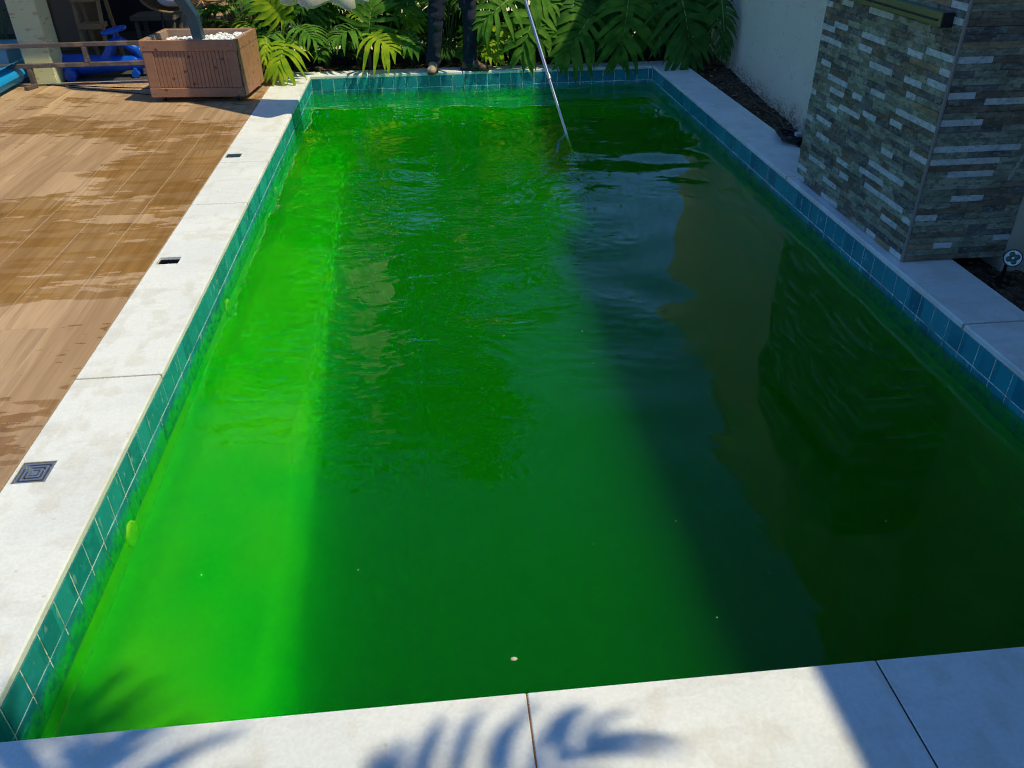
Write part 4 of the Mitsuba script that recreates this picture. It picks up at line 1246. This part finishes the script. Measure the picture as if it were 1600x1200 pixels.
# ------------------------------------------------------------------ person at the far coping, holding the pole
pe = thing("person", "person in dark jeans and brown boots standing on the far coping, holding a long pole", "person")
Pw = A([2.222, -1.657, WATER_Z])
Pq = A([1.998, -0.70, 0.708])
pd = unit(Pq - Pw)


def onpole(y):
    return Pw + pd * ((y - Pw[1]) / pd[1])


hipL, hipR = A([1.30, 0.09, 0.88]), A([1.48, 0.09, 0.88])
kneeL, kneeR = A([1.235, 0.035, 0.49]), A([1.555, 0.05, 0.49])
ankL, ankR = A([1.185, 0.055, 0.085]), A([1.545, 0.055, 0.085])
trou = []
for h, k, n_ in ((hipL, kneeL, ankL), (hipR, kneeR, ankR)):
    trou += [(h, 0.105, h * 0.4 + k * 0.6, 0.086), (h * 0.4 + k * 0.6, 0.086, k, 0.072), (k, 0.072, k * 0.6 + n_ * 0.4 + A([0, 0.015, 0]), 0.071),
             (k * 0.6 + n_ * 0.4 + A([0, 0.015, 0]), 0.071, n_ + A([0, 0.01, 0.02]), 0.066), (n_ + A([0, 0.01, 0.02]), 0.066, n_ + A([0, 0.01, -0.005]), 0.068)]
trou += [(A([1.33, 0.09, 0.96]), 0.115, A([1.45, 0.09, 0.96]), 0.115), (A([1.33, 0.09, 0.90]), 0.12, A([1.45, 0.09, 0.90]), 0.12)]
tm = chain_solid(trou, 0.014, 6)
v = A(tm.vertices)
fold = vfbm(np.c_[v[:, 0] * 9, v[:, 1] * 9, v[:, 2] * 22], 3, 21) - 0.5
knee_w = np.exp(-((v[:, 2] - 0.50) / 0.09) ** 2) + 1.6 * np.exp(-((v[:, 2] - 0.13) / 0.07) ** 2) + 0.45
tm.vertices = v + A(tm.vertex_normals) * (0.034 * fold * knee_w)[:, None]
obj("trousers", tm, "m_denim", pe, smooth=True)


def shoe(ank, yaw, toe_mat=None, L=0.235):
    c, s = math.cos(yaw), math.sin(yaw)

    def w(f, l, z):
        return (ank[0] + f * c - l * s, ank[1] + f * s + l * c, z)
    segs = [(w(-0.055, 0, 0.045), 0.038, w(-0.03, 0, 0.085), 0.045), (w(-0.055, 0, 0.040), 0.038, w(0.05, 0, 0.040), 0.038), (w(-0.01, 0, 0.085), 0.046, w(0.07, 0, 0.050), 0.040),
            (w(0.05, 0.0, 0.042), 0.040, w(0.115, 0.008, 0.036), 0.036), (w(0.115, 0.008, 0.036), 0.037, w(0.150, 0.008, 0.033), 0.032), (w(0.115, -0.016, 0.034), 0.032, w(0.140, -0.012, 0.031), 0.029)]
    up = chain_solid(segs, 0.009, 8)
    vv = A(up.vertices)
    vv[:, 2] = np.maximum(vv[:, 2], 0.014)
    up.vertices = vv
    sol = []
    for f in np.linspace(-0.10, 0.185, 16):
        u = (f + 0.10) / 0.285
        hw = 0.046 * (math.sin(np.pi * min(max(0.10 + 0.82 * u, 0), 1))) ** 0.45 * (0.86 + 0.22 * math.sin(2.6 * u))
        sol += [w(f, hw, 0.001), w(f, -hw, 0.001), w(f, hw, 0.022), w(f, -hw, 0.022)]
    return up, trimesh.convex.convex_hull(A(sol))


uL, soL = shoe(ankL, math.radians(-100))
uR, soR = shoe(ankR, math.radians(-22))
kL = obj("shoe", uL, "m_shoe_toe", pe, smooth=True, label="boot with a sunlit tan toe pointing at the pool")
obj("sole", soL, "m_sole", kL)
kR = obj("shoe", uR, "m_shoe", pe, smooth=True)
obj("sole", soR, "m_sole", kR)
# upper body, outside the frame
chest = A([1.40, 0.06, 1.30])
h1, h2 = onpole(-0.34), onpole(-0.14)
shL, shR = A([1.22, 0.07, 1.40]), A([1.58, 0.05, 1.40])
elL, elR = A([1.36, -0.20, 1.20]), A([1.80, -0.02, 1.18])
obj("shirt", chain_solid([(A([1.33, 0.09, 1.0]), 0.11, A([1.45, 0.09, 1.0]), 0.11), (A([1.33, 0.08, 1.0]), 0.115, A([1.29, 0.07, 1.32]), 0.115), (A([1.47, 0.08, 1.0]), 0.115, A([1.51, 0.06, 1.32]), 0.115),
                         (A([1.30, 0.07, 1.30]), 0.115, A([1.50, 0.06, 1.30]), 0.115), (shL, 0.07, shR, 0.07), (A([1.40, 0.06, 1.40]), 0.07, A([1.40, 0.055, 1.47]), 0.058),
                         (shL, 0.066, shL * 0.45 + elL * 0.55, 0.055), (shR, 0.066, shR * 0.45 + elR * 0.55, 0.055)], 0.018, 6), "m_shirt", pe, smooth=True)
skin = [(A([1.40, 0.05, 1.45]), 0.052, A([1.40, 0.035, 1.55]), 0.050), (A([1.40, 0.02, 1.62]), 0.078, A([1.40, 0.045, 1.66]), 0.088), (A([1.405, -0.005, 1.57]), 0.045, A([1.40, 0.02, 1.61]), 0.070),
        (A([1.408, -0.072, 1.605]), 0.012, A([1.405, -0.058, 1.64]), 0.011), (A([1.322, 0.04, 1.60]), 0.014, A([1.320, 0.045, 1.64]), 0.018), (A([1.478, 0.04, 1.60]), 0.014, A([1.480, 0.045, 1.64]), 0.018)]
for el, sh, hd in ((elL, shL, h1), (elR, shR, h2)):
    wrist = hd + unit(el - hd) * 0.085
    skin += [(sh * 0.5 + el * 0.5, 0.045, el, 0.042), (el, 0.042, wrist, 0.028), (wrist, 0.028, hd + unit(el - hd) * 0.045, 0.034)]
    ax = unit(np.cross(pd, unit(el - hd)))
    out_ = unit(el - hd)
    for j in range(4):                         # four fingers closed round the pole
        o = hd + pd * (0.022 * (j - 1.5))
        ring_ = [o + out_ * 0.030 + ax * 0.012, o + ax * 0.027 + out_ * 0.004, o + ax * 0.016 - out_ * 0.021, o - ax * 0.010 - out_ * 0.024]
        for q in range(3):
            skin.append((ring_[q], 0.0088 - 0.0006 * q, ring_[q + 1], 0.0084 - 0.0006 * q))
    skin += [(hd + out_ * 0.034 - pd * 0.03, 0.012, hd - ax * 0.026 - pd * 0.036 + out_ * 0.008, 0.010), (hd - ax * 0.026 - pd * 0.036 + out_ * 0.008, 0.010, hd - ax * 0.018 - out_ * 0.020 - pd * 0.02, 0.0085)]
obj("skin", chain_solid(skin, 0.008, 4), "m_skin", pe, smooth=True)
obj("hair", chain_solid([(A([1.40, 0.055, 1.685]), 0.090, A([1.40, 0.075, 1.64]), 0.088), (A([1.40, 0.02, 1.712]), 0.06, A([1.40, 0.06, 1.70]), 0.075)], 0.02, 3), "m_hair", pe, smooth=True)

pole = thing("telescopic_pole", "long aluminium telescopic pole slanting into the water", "pole")
pj_ = Pw + pd * 0.52
obj("outer_tube", tube([pj_, Pw + pd * 3.0], 0.0165, 16), "m_alu", pole, smooth=40)
obj("inner_tube", tube([Pw - pd * 0.75, pj_ + pd * 0.01], 0.0125, 16), "m_alu", pole, smooth=40)
obj("clamp", tube([pj_ - pd * 0.015, pj_ + pd * 0.03], 0.0185, 16), "m_steel", pole, smooth=40)

# ------------------------------------------------------------------ small things
for k, y in enumerate((-6.078, -4.353, -2.575)):
    t = thing("pool_light", ("round yellowed pool light under water below the nearest drain grate", "round yellowed pool light under water below the open box", "round yellowed pool light under water near the far drain cover")[k], "light", "pool lights on the left wall")
    pr_ = place(lathe([(0.0, 0.006), (0.030, 0.006), (0.034, 0.009), (0.044, 0.007), (0.047, 0.0), (0.0, 0.0)], 28))
    pr_.apply_transform(trimesh.transformations.rotation_matrix(np.pi / 2, [0, 1, 0]))
    pr_.apply_translation((0.0005, y, -0.262))
    obj("dome", pr_, "m_fitting", t, smooth=40)

sl = thing("garden_spotlight", "black garden spotlight with four round lenses in the soil right of the pillar", "spotlight")
LC = A([3.86, -4.96, 0.075])
ld = unit(A([-0.50, -0.75, 0.35]))


def aim(m, o, d):
    z = unit(d)
    x = unit(np.cross([0, 0, 1.0], z))
    y = np.cross(z, x)
    M = np.eye(4)
    M[:3, 0], M[:3, 1], M[:3, 2], M[:3, 3] = x, y, z, o
    m = m.copy()
    m.apply_transform(M)
    return m


obj("housing", aim(lathe([(0.0, -0.09), (0.024, -0.088), (0.032, -0.05), (0.042, 0.0), (0.042, 0.014), (0.038, 0.014), (0.037, 0.004), (0.0, 0.004)], 24), LC, ld), "m_black", sl, smooth=40)
obj("lens_plate", aim(trimesh.creation.cylinder(0.0365, 0.004, sections=24), LC + ld * 0.0065, ld), "m_lamp_lens", sl)
for a in range(4):
    th = a * np.pi / 2 + 0.4
    x = unit(np.cross([0, 0, 1.0], ld))
    y = np.cross(ld, x)
    o = LC + ld * 0.0088 + 0.018 * (x * math.cos(th) + y * math.sin(th))
    obj("lens", aim(lathe([(0.0, 0.004), (0.008, 0.003), (0.0135, 0.0), (0.0, 0.0)], 16), o, ld), mat("m_reflector", pr((0.05, 0.09, 0.06), 0.15, 0.6)), sl, smooth=40)
obj("bracket", cat([bar(LC + A([0.0, 0.03, -0.02]), LC + A([0.02, 0.05, -0.10]), 0.012, 0.02, 0.002), tube([LC + A([0.02, 0.05, -0.08]), LC + A([0.02, 0.05, -0.20])], 0.008, 8)]), "m_black", sl)
obj("tag", bar(LC + A([0.045, -0.03, -0.055]), LC + A([0.085, -0.05, -0.02]), 0.004, 0.022, 0.001), "m_steel", sl)

cc = thing("cable_coil", "coil of thin black cables on the coping beside the pillar's back corner", "cable")
r4 = np.random.default_rng(3)
for k in range(6):
    a, b = r4.uniform(0.09, 0.14), r4.uniform(0.045, 0.075)
    c0 = A([3.665 + r4.uniform(-0.02, 0.04), -2.68 + r4.uniform(-0.06, 0.06), 0.012 + 0.007 * k])
    pts = [c0 + A([b * math.cos(t) + 0.01 * math.sin(3 * t + k), a * math.sin(t) * 1.3, 0.006 * math.sin(2 * t + k)]) for t in np.linspace(0, 2 * np.pi * 0.93, 26)]
    obj("loop", tube(pts, 0.0075, 6), "m_black", cc, smooth=True)
obj("plug", cbox((3.68, -2.78, 0.05), (3.73, -2.74, 0.08), 0.006), mat("m_silver", pr((0.45, 0.47, 0.5), 0.4, 0.5)), cc)
obj("pump_body", chain_solid([(A([3.78, -2.96, 0.035]), 0.05, A([3.76, -2.80, 0.03]), 0.045)], 0.015, 4), "m_black", cc, smooth=True)
pts = [(3.76, -2.60, 0.0), (3.77, -2.5, -0.045), (3.80, -2.3, -0.05), (3.90, -1.9, -0.045), (3.88, -1.5, -0.05), (3.98, -1.0, -0.04)]
rt = thing("dry_root", "thin dry root trailing along the soil strip below the off-white wall", "root")
obj("root", tube([A(p) + A([0.02 * math.sin(7 * i), 0, 0]) for i, p in enumerate(pts)], [0.007, 0.006, 0.006, 0.005, 0.004, 0.003], 6), "m_bark", rt, smooth=True)

db = thing("floating_debris", "small pale husk floating near the middle of the near edge", "debris")
hv = trimesh.creation.icosphere(2, 1.0)
hv.vertices = A(hv.vertices) * A([0.0095, 0.006, 0.005]) * (1 + 0.2 * (vnoise(A(hv.vertices) * 3, 4)[:, None] - 0.5)) + A([1.262, -6.83, WATER_Z + 0.002])
obj("husk", hv, "m_debris", db, smooth=True)
bub = []
r5 = np.random.default_rng(9)
for k in range(60):
    x, y = (r5.uniform(0.2, 2.6), r5.uniform(-6.9, -3.0))
    s = r5.uniform(0.0012, 0.0028)
    b_ = trimesh.creation.icosphere(1, s)
    b_.vertices = A(b_.vertices) * A([1, 1, 0.6]) + A([x, y, float(wave(A([x]), A([y]))[0]) + 0.0004])
    bub.append(b_)
obj("floating_specks", cat(bub), "m_debris", kind="stuff", smooth=True, label="tiny pale specks floating on the green water")
